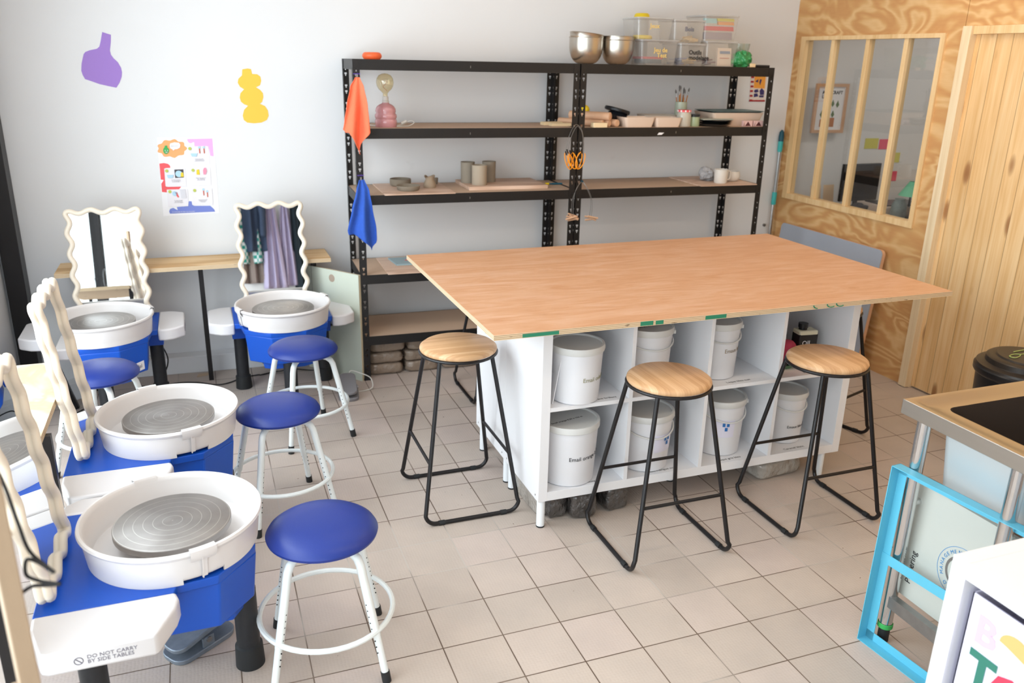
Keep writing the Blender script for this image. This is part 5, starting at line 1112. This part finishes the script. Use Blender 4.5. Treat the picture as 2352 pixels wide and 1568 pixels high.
t = decal('art_card', 'small card with red stripes, amber ground and dark blue blobs behind the shelving post', 'picture', [
    ('sheet', mat('cream_card', S(228, 216, 208), .6), [(2.646, 1.695), (2.77, 1.691), (2.772, 1.528), (2.653, 1.527)]),
    ('amber_ground', AMB, [(2.675, 1.69), (2.76, 1.686), (2.762, 1.609), (2.677, 1.612)]),
    ('blue_blob', DKBLUE, [(2.685, 1.601), (2.71, 1.605), (2.718, 1.588), (2.696, 1.582), (2.683, 1.587)]),
    ('blue_blob', DKBLUE, [(2.738, 1.612), (2.76, 1.595), (2.761, 1.57), (2.732, 1.568), (2.724, 1.595)]),
    ('blue_blob', DKBLUE, [(2.684, 1.577), (2.709, 1.579), (2.718, 1.56), (2.685, 1.554)]),
    ('blue_blob', DKBLUE, [(2.724, 1.565), (2.76, 1.567), (2.759, 1.553), (2.727, 1.554)]),
    ('dark_leaf', DKBLUE, [(2.682, 1.654), (2.705, 1.668), (2.704, 1.647)]),
    ('dark_leaf', DKBLUE, [(2.718, 1.668), (2.731, 1.665), (2.723, 1.631), (2.715, 1.647)]),
    ('red_border', DRED, [(2.652, 1.536), (2.772, 1.537), (2.772, 1.527), (2.651, 1.527)]),
    ('red_stripe', DRED, [(2.647, 1.686), (2.669, 1.686), (2.67, 1.674), (2.648, 1.674)]),
    ('red_stripe', DRED, [(2.648, 1.657), (2.67, 1.657), (2.671, 1.645), (2.649, 1.645)]),
    ('red_stripe', DRED, [(2.649, 1.628), (2.671, 1.628), (2.672, 1.616), (2.65, 1.616)]),
    ('red_stripe', DRED, [(2.65, 1.599), (2.672, 1.599), (2.672, 1.587), (2.65, 1.586)]),
    ('red_stripe', DRED, [(2.65, 1.569), (2.672, 1.569), (2.673, 1.557), (2.651, 1.557)]),
    ('red_stripe', DRED, [(2.651, 1.54), (2.673, 1.54), (2.674, 1.528), (2.652, 1.527)]),
])
o = M().cyl((0, -.012, 0), (0, 0, 0), .010, 16).build('wall_plug', GALV); o.location = sw(2.881, WY, .697); o.rotation_euler = (0, 0, RS); tag(o, 'small round metal fitting on the wall beside the mop handle', 'fitting')

# mop handle leaning in the corner
t = thing('mop_handle', 'grey telescopic mop handle with teal grips leaning in the corner by the partition', 'mop', sw(2.89, .40, 0), RS)
A0 = Vector((0.0, 0.0, 0)); A1 = Vector((.03, .045, 1.345)); DD = (A1-A0)
pt = lambda z: A0+DD*(z/1.345)
M().cyl(pt(.02), pt(.90), .0125, 16).build('lower_tube', STEEL, t); M().cyl(pt(.86), pt(1.25), .0105, 16).build('upper_tube', mat('grey_tube', S(168, 172, 174), .35, .6), t)
M().tube([pt(.845), pt(.85), pt(.925), pt(.93)], [.014, .0165, .0165, .014], 16).build('clamp', TEAL, t); M().tube([pt(1.20), pt(1.21), pt(1.275)], [.013, .0165, .0175], 16).build('grip', TEAL, t)
M().tube([pt(1.27), pt(1.30), pt(1.33), pt(1.345)], [.0175, .018, .015, .005], 16).build('grip_tip', TEALD, t); M().box((-.16, -.05, 0), (.10, .02, .03)).build('head', TEAL, t, bevel=.005)

# grey-faced board leaning on the partition
t = thing('grey_faced_board', 'large grey-faced board with a wooden edge leaning on the plywood partition behind the table', 'board', (3.10, .80, 0))
T1 = math.atan((3.135-3.02)/.73)
bm_ = M().prism(rrect(0, 0, .925, .745, .03), 0, .004); bm_.xf(Matrix(((0, 0, -1, 0), (1, 0, 0, 0), (0, 1, 0, 0), (0, 0, 0, 1)))); f_ = bm_.build('grey_face', GREYB, t, smooth=False)
bm_ = M().prism(rrect(0, 0, .925, .745, .03), -.022, -.0002); bm_.xf(Matrix(((0, 0, -1, 0), (1, 0, 0, 0), (0, 1, 0, 0), (0, 0, 0, 1)))); g_ = bm_.build('wooden_core', mat('core_wood', S(222, 176, 140), .6), t, smooth=False)
t.location = (3.055, .805, .003); t.rotation_euler = (0, .09, 0)

# ------------------------------------------------------------------ steel sink
t = thing('steel_sink', 'freestanding stainless steel sink on chrome tube legs at the right edge', 'sink', (1.31, -1.167, 0))
SX, SY, SZ = .98, .74, .83
mm = M(); bx0, bx1, by0, by1 = .085, .80, -.62, -.075
# top rim plate with bowl opening
ring_o = [(0, 0), (SX, 0), (SX, -SY), (0, -SY)]; 
ro = rrect(bx0, by0, bx1, by1, .035, 6); n = len(ro)
vs = [(x, y, SZ-.012) for x, y in ro]
# plate: outer rectangle resampled to match the opening
def outer(p, x0_, y0_, x1_, y1_):
    cx_, cy_ = (bx0+bx1)/2, (by0+by1)/2; dx, dy = p[0]-cx_, p[1]-cy_
    kx = ((x1_-cx_) if dx > 0 else (x0_-cx_))/dx if abs(dx) > 1e-9 else 1e9; ky = ((y1_-cy_) if dy > 0 else (y0_-cy_))/dy if abs(dy) > 1e-9 else 1e9
    k = min(kx, ky); return (cx_+dx*k, cy_+dy*k)
def corner_snap(pts, x0_, y0_, x1_, y1_):
    out = [outer(p, x0_, y0_, x1_, y1_) for p in pts]
    for c in ((x1_, y1_), (x0_, y1_), (x0_, y0_), (x1_, y0_)):
        i = min(range(len(out)), key=lambda j: (out[j][0]-c[0])**2+(out[j][1]-c[1])**2); out[i] = c
    return out
O1 = corner_snap(ro, 0, -SY, SX, 0); O2 = corner_snap(ro, .022, -SY+.022, SX-.022, -.022); O3 = corner_snap(ro, .040, -SY+.04, SX-.04, -.04)
vs += [(x, y, SZ-.012) for x, y in O3]+[(x, y, SZ) for x, y in O2]+[(x, y, SZ) for x, y in O1]+[(x, y, SZ-.045) for x, y in O1]+[((x-SX/2)*.985+SX/2, (y+SY/2)*.98-SY/2, SZ-.045) for x, y in O1]
fs = []
for q_ in range(5): fs += [(q_*n+i, q_*n+(i+1) % n, (q_+1)*n+(i+1) % n, (q_+1)*n+i) for i in range(n)]
mm.add(vs, fs).build('rim', BRUSH, t, bevel=.0015)
mm = M(); ri = rrect(bx0+.02, by0+.02, bx1-.02, by1-.02, .03, 6)
vs = [(x, y, SZ-.0125) for x, y in ro]+[(x, y, SZ-.25) for x, y in ri]+[((x-.44)*.9+.44, (y+.35)*.9-.35, SZ-.262) for x, y in ri]
fs = [tuple(range(2*n, 3*n))]
for q_ in range(2): fs += [(q_*n+i, q_*n+(i+1) % n, (q_+1)*n+(i+1) % n, (q_+1)*n+i) for i in range(n)]
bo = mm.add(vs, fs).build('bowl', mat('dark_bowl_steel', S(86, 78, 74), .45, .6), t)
mm = M(); vs2 = [((x-.44)*1.012+.44, (y+.35)*1.014-.35, z-.004) for x, y, z in vs]; mm.add(vs2, fs).build('bowl_outside', mat('satin_bowl_steel', S(214, 220, 222), .42, .55), bo)
for lx, ly in ((.048, -.05), (.048, -.37), (.048, -SY+.05), (SX-.06, -.05), (SX-.06, -SY+.05)):
    if abs(ly+.37) < .01: continue
    lg = M().cyl((lx, ly, .05), (lx, ly, SZ-.03), .0205, 28).build('leg', CHROME, t)
    M().cyl((lx, ly, 0), (lx, ly, .055), .0175, 20).build('rubber_foot', RUB, lg); M().lathe([(.0215, .050), (.0235, .052), (.0235, .066), (.0215, .068)], 24, (lx, ly, 0)).build('green_collar', GREENP, lg)
lg = M().cyl((.048, -.365, .05), (.048, -.365, SZ-.03), .0205, 28).build('leg', CHROME, t); M().cyl((.048, -.365, 0), (.048, -.365, .055), .0175, 20).build('rubber_foot', RUB, lg)
M().cyl((.048, -.05, .50), (SX-.06, -.05, .50), .012, 16).build('crossbar', CHROME, t); M().cyl((.048, -.365, .50), (SX-.06, -.365, .50), .012, 16).build('crossbar', CHROME, t)
M().box((.03, -SY+.05, .135), (.055, -.05, .175)).build('lower_rail', GALV, t, smooth=False); M().box((.055, -SY+.05, .14), (SX-.05, -SY+.09, .17)).build('lower_rail', GALV, t, smooth=False)
M().box((.12, -.22, .30), (SX-.05, -.05, .315)).build('dark_shelf', mat('dark_shelf_metal', S(84, 80, 78), .5, .4), t, smooth=False); M().box((.06, -.62, .16), (SX-.05, -.32, .172)).build('dark_shelf', mat('dark_shelf_metal', S(84, 80, 78), .5, .4), t, smooth=False)
tp = M().tube(smoothpath([(.36, -.70, SZ), (.36, -.70, SZ+.16), (.34, -.60, SZ+.21), (.29, -.50, SZ+.18), (.285, -.485, SZ+.12)], 8), .011, 14).build('tap', CHROME, t); M().cyl((.36, -.70, SZ-.005), (.36, -.70, SZ+.03), .022, 18).build('tap_base', CHROME, tp)
# stored panel with printed seal, leaning inside the sink frame
t = thing('stored_panel', 'pale printed panel with a round blue seal stored inside the sink legs', 'panel', (1.385, -1.205, .176)); PH, PWD = .385, .40
M().box((0, -PWD, 0), (.012, 0, PH)).build('sheet', PANEL, t, smooth=False); t.rotation_euler = (0, .03, 0)
def seal(nm, mt, pts, off=.0006): 
    mm = M(); k = len(pts); mm.add([(-off, -y, z) for y, z in pts], [tuple(range(k))]); return mm.build(nm, mt, t, smooth=False)
sy0, sz0 = .205, .185; SB = mat('seal_blue', S(70, 140, 196), .5); SG = mat('seal_grey', S(112, 108, 104), .5)
def ringm(r0, r1, a0, a1, nm, mt, off=.0006):
    mm = M(); N_ = 40; vs = []
    for i in range(N_+1):
        a = math.radians(a0+(a1-a0)*i/N_)
        for r in (r0, r1): vs.append((-off, -(sy0+r*math.cos(a)), sz0+r*math.sin(a)))
    mm.add(vs, [(2*i, 2*i+1, 2*i+3, 2*i+2) for i in range(N_)]); return mm.build(nm, mt, t, smooth=False)
ringm(.0815, .083, 0, 360, 'seal_ring', SB); ringm(.046, .054, 60, 370, 'seal_arc', SG); seal('seal_core', SB, arc(sy0, sz0, .030, 0, 350, 20), .0006); ringm(.0, .014, 0, 360, 'seal_centre', PANEL, .0012)
seal('seal_cross', SG, [(sy0+.020, sz0+.030), (sy0+.045, sz0+.058), (sy0+.037, sz0+.064), (sy0+.012, sz0+.036)], .0014)
word = 'MANAGEMENT SYSTEM INTEGRATED '
for i, ch in enumerate(word):
    if ch == ' ': continue
    a = math.radians(205-i*12.4); r = .062; c = (-(sy0+r*math.cos(a)), sz0+r*math.sin(a))
    o = text('seal_letter', ch, .016, SB, (0, 0, 0), (0, 0, 0), t, .0001)
    o.matrix_local = Matrix.Translation((-.0012, c[0], c[1])) @ Matrix.Rotation(-PI/2, 4, 'Z') @ Matrix.Rotation(PI/2, 4, 'X') @ Matrix.Rotation(a-PI/2, 4, 'Z') @ Matrix.Translation((-.005, 0, 0))
o = text('printed_word', 'Powering', .030, INK, (0, 0, 0), (0, 0, 0), t, .0001); o.matrix_local = Matrix.Translation((-.0014, -.048, .05)) @ Matrix.Rotation(-PI/2, 4, 'Z') @ Matrix.Rotation(PI/2, 4, 'X') @ Matrix.Rotation(PI/2, 4, 'Z')
o = text('printed_word', 'C', .030, INK, (0, 0, 0), (0, 0, 0), t, .0001); o.matrix_local = Matrix.Translation((-.0014, -.20, .012)) @ Matrix.Rotation(-PI/2, 4, 'Z') @ Matrix.Rotation(PI/2, 4, 'X')

# turquoise metal frame leaning on the sink
t = thing('turquoise_frame', 'turquoise metal angle frame with a middle bar leaning against the sink legs', 'frame', (1.282, -1.187, 0)); t.rotation_euler = (0, .02, .10)
FL, FH, T_, DP, FLG = .56, .622, .002, .038, .030
mm = M()
mm.box((0, -T_, 0), (DP, 0, FH)); mm.box((DP-T_, -FLG, 0), (DP, 0, FH))
mm.build('upright', CYAN, t, smooth=False)
M().box((0, -FL, 0), (DP, -FL+T_, FH)).box((DP-T_, -FL, 0), (DP, -FL+FLG, FH)).build('upright', CYAN, t, smooth=False)
M().box((0, -FL, FH-T_), (DP, 0, FH)).box((DP-T_, -FL, FH-FLG), (DP, 0, FH)).build('top_rail', CYAN, t, smooth=False)
M().box((0, -FL, 0), (DP, 0, T_)).box((DP-T_, -FL, 0), (DP, 0, FLG)).build('bottom_rail', CYAN, t, smooth=False)
M().box((DP-T_-.002, -FL, .285), (DP-T_, 0, .318)).build('middle_bar', CYAN, t, smooth=False)

# ------------------------------------------------------------------ white cabinet with printed box, lower right
t = thing('white_cabinet', 'white open cabinet cut by the lower right corner, a printed box inside', 'cabinet', (.870, -1.772, 0)); CHh, o_ = .765, .038
M().box((0, -o_, 0), (.39, 0, CHh)).build('side_panel', LAM, t, bevel=.0015, smooth=False); M().box((0, -.77, 0), (.39, -.77+o_, CHh)).build('side_panel', LAM, t, bevel=.0015, smooth=False)
M().box((0, -.77+o_, CHh-o_), (.39, -o_, CHh)).build('top_panel', LAM, t, bevel=.0015, smooth=False); M().box((0, -.77+o_, 0), (.39, -o_, o_)).build('bottom_panel', LAM, t, bevel=.0015, smooth=False)
M().box((.001, -.393, o_), (.389, -.377, CHh-o_)).build('divider', LAM, t, smooth=False); M().box((.001, -.377, .377), (.389, -o_, .393)).build('shelf', LAM, t, smooth=False); M().box((.001, -.77+o_, .377), (.389, -.393, .393)).build('shelf', LAM, t, smooth=False)
t = thing('printed_box', 'lavender-white box with grid lines, coloured letters and orange shapes in the cabinet', 'box', (.885, -1.825, .394)); BHt = .308; BWd = .30
gt = NT('grid_print', .5, .4); sp = gt.n('ShaderNodeSeparateXYZ'); gt.l(gt.tc.outputs['Object'], sp.inputs[0]); ms = []
for ax in (1, 2):
    u = gt.math('DIVIDE', sp.outputs[ax], .036); ms.append(gt.math('LESS_THAN', gt.math('SUBTRACT', u, gt.math('FLOOR', u)), .035))
GRID = gt.out(gt.mix(gt.math('MAXIMUM', ms[0], ms[1]), S(232, 228, 250), S(196, 190, 226)))
mm = M().box((0, -BWd, 0), (.003, 0, BHt)).box((0, -.003, 0), (.33, 0, BHt)).box((0, -BWd, 0), (.33, -BWd+.003, BHt)).box((.327, -BWd, 0), (.33, 0, BHt)).box((0, -BWd, 0), (.33, 0, .003)); mm.build('carton', GRID, t, smooth=False)
def boxtext(ch, y, z, size, col, b=.002):
    o = text('printed_letter', ch, size, mat('letter_'+ch+str(col[0])[:4], col, .5), (0, 0, 0), (0, 0, 0), t, .0003, bold=b); o.matrix_local = Matrix.Translation((-.0008, -y, z)) @ Matrix.Rotation(-PI/2, 4, 'Z') @ Matrix.Rotation(PI/2, 4, 'X'); return o
boxtext('B', .022, .206, .092, S(232, 184, 228), .003); boxtext('T', .026, .112, .100, S(52, 120, 104), .005); boxtext('O', .084, .104, .100, S(206, 62, 88), .005)
def boxpatch(nm, mt, pts, off=.0008):
    k = len(pts); return M().add([(-off, -y, z) for y, z in pts], [tuple(range(k))]).build(nm, mt, t, smooth=False)
boxpatch('orange_shape', mat('box_orange', S(246, 178, 112), .5), [(.115+.036*math.cos(a), .245+.028*math.sin(a)) for a in [2*PI*i/24 for i in range(24)]]); boxpatch('white_band', PAPER, [(.066, .245), (.083, .228), (.16, .200), (.16, .224), (.098, .240)], .0014)

# ------------------------------------------------------------------ black lidded bin
t = thing('black_bin', 'black lidded plastic bin with green drawings beside the boarded door', 'bin', (2.86, -.41, 0), .3)
M().lathe([(0, 0), (.175, 0), (.182, .006), (.205, .44), (.214, .446), (.220, .456), (.220, .476), (.212, .484)], 60).build('body', BLKP, t)
ld = M().lathe([(.214, .482), (.212, .492), (.185, .496), (.178, .500), (.176, .522), (.168, .528), (.140, .530), (.134, .537), (0, .540)], 60).build('lid', mat('satin_black', S(48, 42, 38), .35, 0, .5), t)
GL = mat('green_chalk', S(178, 196, 120), .6)
mm = M(); mm.tube(smoothpath([(-.09, .03, .5405), (-.09, .055, .5405), (-.045, .055, .5405), (-.025, .038, .5405), (-.05, .028, .5405)], 5, True), .0022, 6, closed=True); mm.tube([(-.025, .038, .541), (.07, .0, .541), (.085, .015, .541)], .0022, 6); mm.tube([(-.01, .07, .541), (.10, .045, .541)], .0025, 6); mm.tube([(.045, .012, .541), (.06, -.012, .541)], .0022, 6)
mm.build('green_drawing', GL, ld)
mm = M()
for a0 in (198, 212, 224): 
    a = math.radians(a0); c = Vector((.207*math.cos(a), .207*math.sin(a), .385)); tn = Vector((-math.sin(a), math.cos(a), 0))
    mm.tube([c+tn*.018*math.cos(q_)+Vector((0, 0, .018*math.sin(q_))) for q_ in [2*PI*i/14 for i in range(14)]], .0018, 6, closed=True)
    mm.tube([c-tn*.010, c+tn*.010], .0018, 6)
mm.build('green_print', mat('green_logo', S(90, 200, 130), .6), t)

# ------------------------------------------------------------------ office behind the partition window
struct('wall_office', M().box((4.98, -4.3, 0), (5.08, 2.1, CH)), WALLG, smooth=False)
t = thing('framed_poster', 'wood-framed poster with black lettering and plants, seen through the partition window', 'picture', (3.480, 1.842, 1.325), RS)
for a in ((-.13, -.012, 0, .13, .006, .02), (-.13, -.012, .302, .13, .006, .322), (-.13, -.012, .02, -.11, .006, .302), (.11, -.012, .02, .13, .006, .302)): M().box(a[:3], a[3:]).build('frame', WOODT, t, smooth=False)
M().box((-.111, -.002, .018), (.111, .004, .304)).build('print', PAPER, t, smooth=False)
text('poster_title', 'ART  CRAFT\nLAB', .030, INK, (-.075, -.0028, .255), (PI/2, 0, 0), t, .0002, spacing=.9, bold=.0008)
mm = M()
for x_, z_, h_ in ((-.05, .04, .05), (.03, .04, .06)): mm.box((x_-.018, -.0032, z_), (x_+.018, -.0024, z_+h_))
mm.build('drawn_pots', mat('drawn_terracotta', S(190, 120, 80), .6), t, smooth=False)
mm = M()
for x_, z_ in ((-.05, .105), (-.06, .12), (.03, .12), (.02, .19), (.06, .185)): mm.add([(x_, -.003, z_-.02), (x_+.014, -.003, z_), (x_, -.003, z_+.03), (x_-.014, -.003, z_)], [(0, 1, 2, 3)])
mm.build('drawn_leaves', mat('drawn_green', S(90, 120, 80), .6), t, smooth=False)
for nm, x_, z_, w_, h_, mt, l_ in (('sticky_note', 3.85, 1.21, .115, .072, mat('note_yellow', S(214, 208, 92), .6), 'wide yellow sticky note on the office wall, topmost pair left of the pink one'), ('sticky_note', 3.975, 1.205, .075, .07, mat('note_pink', S(240, 92, 122), .6), 'pink sticky note beside the wide yellow one on the office wall'),
                               ('sticky_note', 4.10, 1.11, .075, .07, mat('note_yellow', S(214, 208, 92), .6), 'small yellow sticky note below the upper pink one on the office wall'), ('sticky_note', 4.10, .978, .075, .07, mat('note_pink', S(240, 92, 122), .6), 'pink sticky note beside the monitor, lowest on the office wall')):
    o = M().box((0, -.002, 0), (w_, 0, h_)).build(nm, mt, None, smooth=False); y_ = sw((x_-.21)/math.cos(RS), WY)[1]; o.location = (x_, y_-.0005, z_); o.rotation_euler = (0, 0, RS); tag(o, l_, 'sticky note', 'sticky notes on the office wall')
t = thing('office_desk', 'office desk under the sticky notes behind the partition window', 'desk', (3.30, 1.15, 0))
M().box((0, 0, .81), (1.6, .60, .84)).build('top', WOODL, t, bevel=.002, smooth=False)
for lx in (.03, 1.55):
    for ly in (.03, .55): M().box((lx-.02, ly-.02, 0), (lx+.02, ly+.02, .81)).build('leg', BLKM, t, smooth=False)
t = thing('monitor', 'black computer monitor on the office desk behind the partition window', 'monitor', (3.63, 1.62, .84), .05)
M().box((-.165, -.012, .05), (.165, .012, .30)).build('screen_case', BLKP, t, bevel=.004, smooth=False); M().box((-.158, -.0135, .058), (.158, -.012, .292)).build('screen', mat('dark_screen', S(26, 26, 30), .15), t, smooth=False)
M().box((-.02, .0, .0), (.02, .02, .10)).build('stand', BLKP, t, smooth=False); M().box((-.10, -.07, 0), (.10, .07, .01)).build('foot', BLKP, t, smooth=False)
t = thing('printer', 'low grey and black printer on the office desk in front of the monitor', 'printer', (3.72, 1.36, .84), -.1)
M().box((-.20, -.14, 0), (.20, .14, .07)).build('body', mat('printer_grey', S(186, 170, 158), .5), t, bevel=.006, smooth=False); M().box((-.16, -.10, .07), (.16, .11, .076)).build('glass_lid', BLKP, t, smooth=False)
for x_, l_ in ((3.35, 'cream card leaning on the office wall, nearer the corner'), (3.46, 'cream card leaning on the office wall, nearer the monitor')):
    o = M().box((-.045, 0, 0), (.045, .002, .15)).build('leaning_card', mat('cream_card2', S(226, 196, 160), .6), None, smooth=False); o.location = (x_, 1.70, .8405); o.rotation_euler = (-.12, 0, .05); tag(o, l_, 'card')
t = thing('desk_lamp', 'green-shaded desk lamp at the partition post end of the office desk', 'lamp', (3.70, 1.235, .90))
M().lathe([(.018, .17), (.075, .08), (.073, .08), (.016, .168)], 30).build('shade', mat('green_shade', S(120, 200, 160), .4), t); M().cyl((0, 0, 0), (0, 0, .17), .006, 10).build('stem', BLKM, t); M().lathe([(0, -.06), (.05, -.06), (.05, -.048), (.006, -.046), (.006, 0), (0, 0)], 24).build('base', BLKM, t)
o = M().lathe([(0, 0), (.035, 0), (.05, .03), (.045, .09), (.03, .12), (.032, .13), (0, .13)], 26).build('patterned_pot', mat('patterned_pot', S(120, 132, 130), .6, noise=.5, nscale=40)); o.location = (3.585, 1.20, .841); tag(o, 'grey patterned pot beside the green lamp on the office desk', 'pot')
blob('dark_cable_heap', 'dark heap of cables lying on the office desk in front of the cream cards', 'cables', (3.52, 1.45, .841), (.07, .05, .03), mat('cable_heap', S(40, 40, 46), .6), 21, .4, 3)

# ------------------------------------------------------------------ clothes on the wall behind the camera (seen in the mirror)
t = thing('coat_rail', 'wooden coat rail on the wall behind the camera, seen only in the mirror', 'rail', (-.38, -4.3, 1.97))
M().box((.08, 0, 0), (1.3, .02, .07)).build('rail', WOODL, t, smooth=False)
for i in range(7): M().cyl((.12+.18*i, .02, .03), (.12+.18*i, .07, .045), .008, 10).build('peg', WOODL, t)
def garment(nm, label, x, w0, w1, z0, z1, mt, seed, y=-4.235, folds=6, sleeves=False):
    rnd = random.Random(seed); R_, C_ = 22, 28; vs = []; fs = []; p1, p2 = rnd.uniform(0, 6), rnd.uniform(0, 6)
    for i in range(R_+1):
        s_ = i/R_; hw = (w0*min(1, .25+s_*5)+(w1-w0)*s_)/2
        for j in range(C_+1):
            u = j/C_*2-1; d = .012+.030*s_
            vs.append((u*hw, d*math.sin(u*folds+p1)+.012*math.sin(u*folds*2.3+p2+s_*2), -(z0-z1)*s_-(.06*u*u if s_ < .15 else 0)))
    k = C_+1
    for i in range(R_):
        for j in range(C_): fs.append((i*k+j, i*k+j+1, (i+1)*k+j+1, (i+1)*k+j))
    t = thing(nm, label, 'clothes', (x, y, z0)); o = M().add(vs, fs).build('fabric', mt, t); so = o.modifiers.new('solid', 'SOLIDIFY'); so.thickness = .004
    if sleeves:
        for sx in (-1, 1): M().tube(smoothpath([(sx*w0*.42, .02, -.06), (sx*w0*.50, .04, -.25), (sx*w0*.46, .05, -.55)], 6), [.045]*7+[.04]*5+[.035], 12).build('sleeve', mt, t)
    return t
ck = NT('teal_check_cloth', .8, .2); ch = ck.n('ShaderNodeTexChecker'); ch.inputs[1].default_value = S(44, 140, 128); ch.inputs[2].default_value = S(210, 214, 216); ch.inputs['Scale'].default_value = 24; ck.l(ck.tc.outputs['Object'], ch.inputs[0]); CK = ck.out(ch.outputs[0])
stp = NT('lilac_stripe_cloth', .8, .2); sp = stp.n('ShaderNodeSeparateXYZ'); stp.l(stp.tc.outputs['Object'], sp.inputs[0]); LIL = stp.out(stp.ramp(stp.math('SINE', stp.math('MULTIPLY', sp.outputs[0], 900)), [(.3, S(176, 166, 196)), (.7, S(196, 188, 212))]))
NAVY = mat('navy_cloth', S(48, 60, 82), .85)
garment('navy_jacket', 'navy jacket hanging behind the camera, at the window end of the rail', -.07, .34, .38, 1.95, 1.22, NAVY, 1, -4.17, sleeves=True)
garment('check_shirt', 'teal and white check cloth hanging under the navy jacket', -.05, .28, .34, 1.93, 1.08, CK, 2, -4.215)
garment('brown_trousers', 'brown trousers hanging below the check cloth', -.06, .20, .24, 1.9, .84, mat('brown_cloth', S(134, 120, 114), .85), 3, -4.25)
garment('lilac_apron', 'lilac striped apron hanging in the middle of the rail', .19, .10, .30, 1.96, .76, LIL, 4, -4.19, 9)
garment('lilac_apron', 'second lilac striped apron hanging nearer the dark coat', .37, .07, .26, 1.96, .78, LIL, 5, -4.24, 8)
garment('dark_coat', 'dark green-black coat at the far end of the rail', .56, .24, .28, 1.97, .70, mat('dark_coat_cloth', S(24, 36, 44), .85), 6, -4.20, 7)
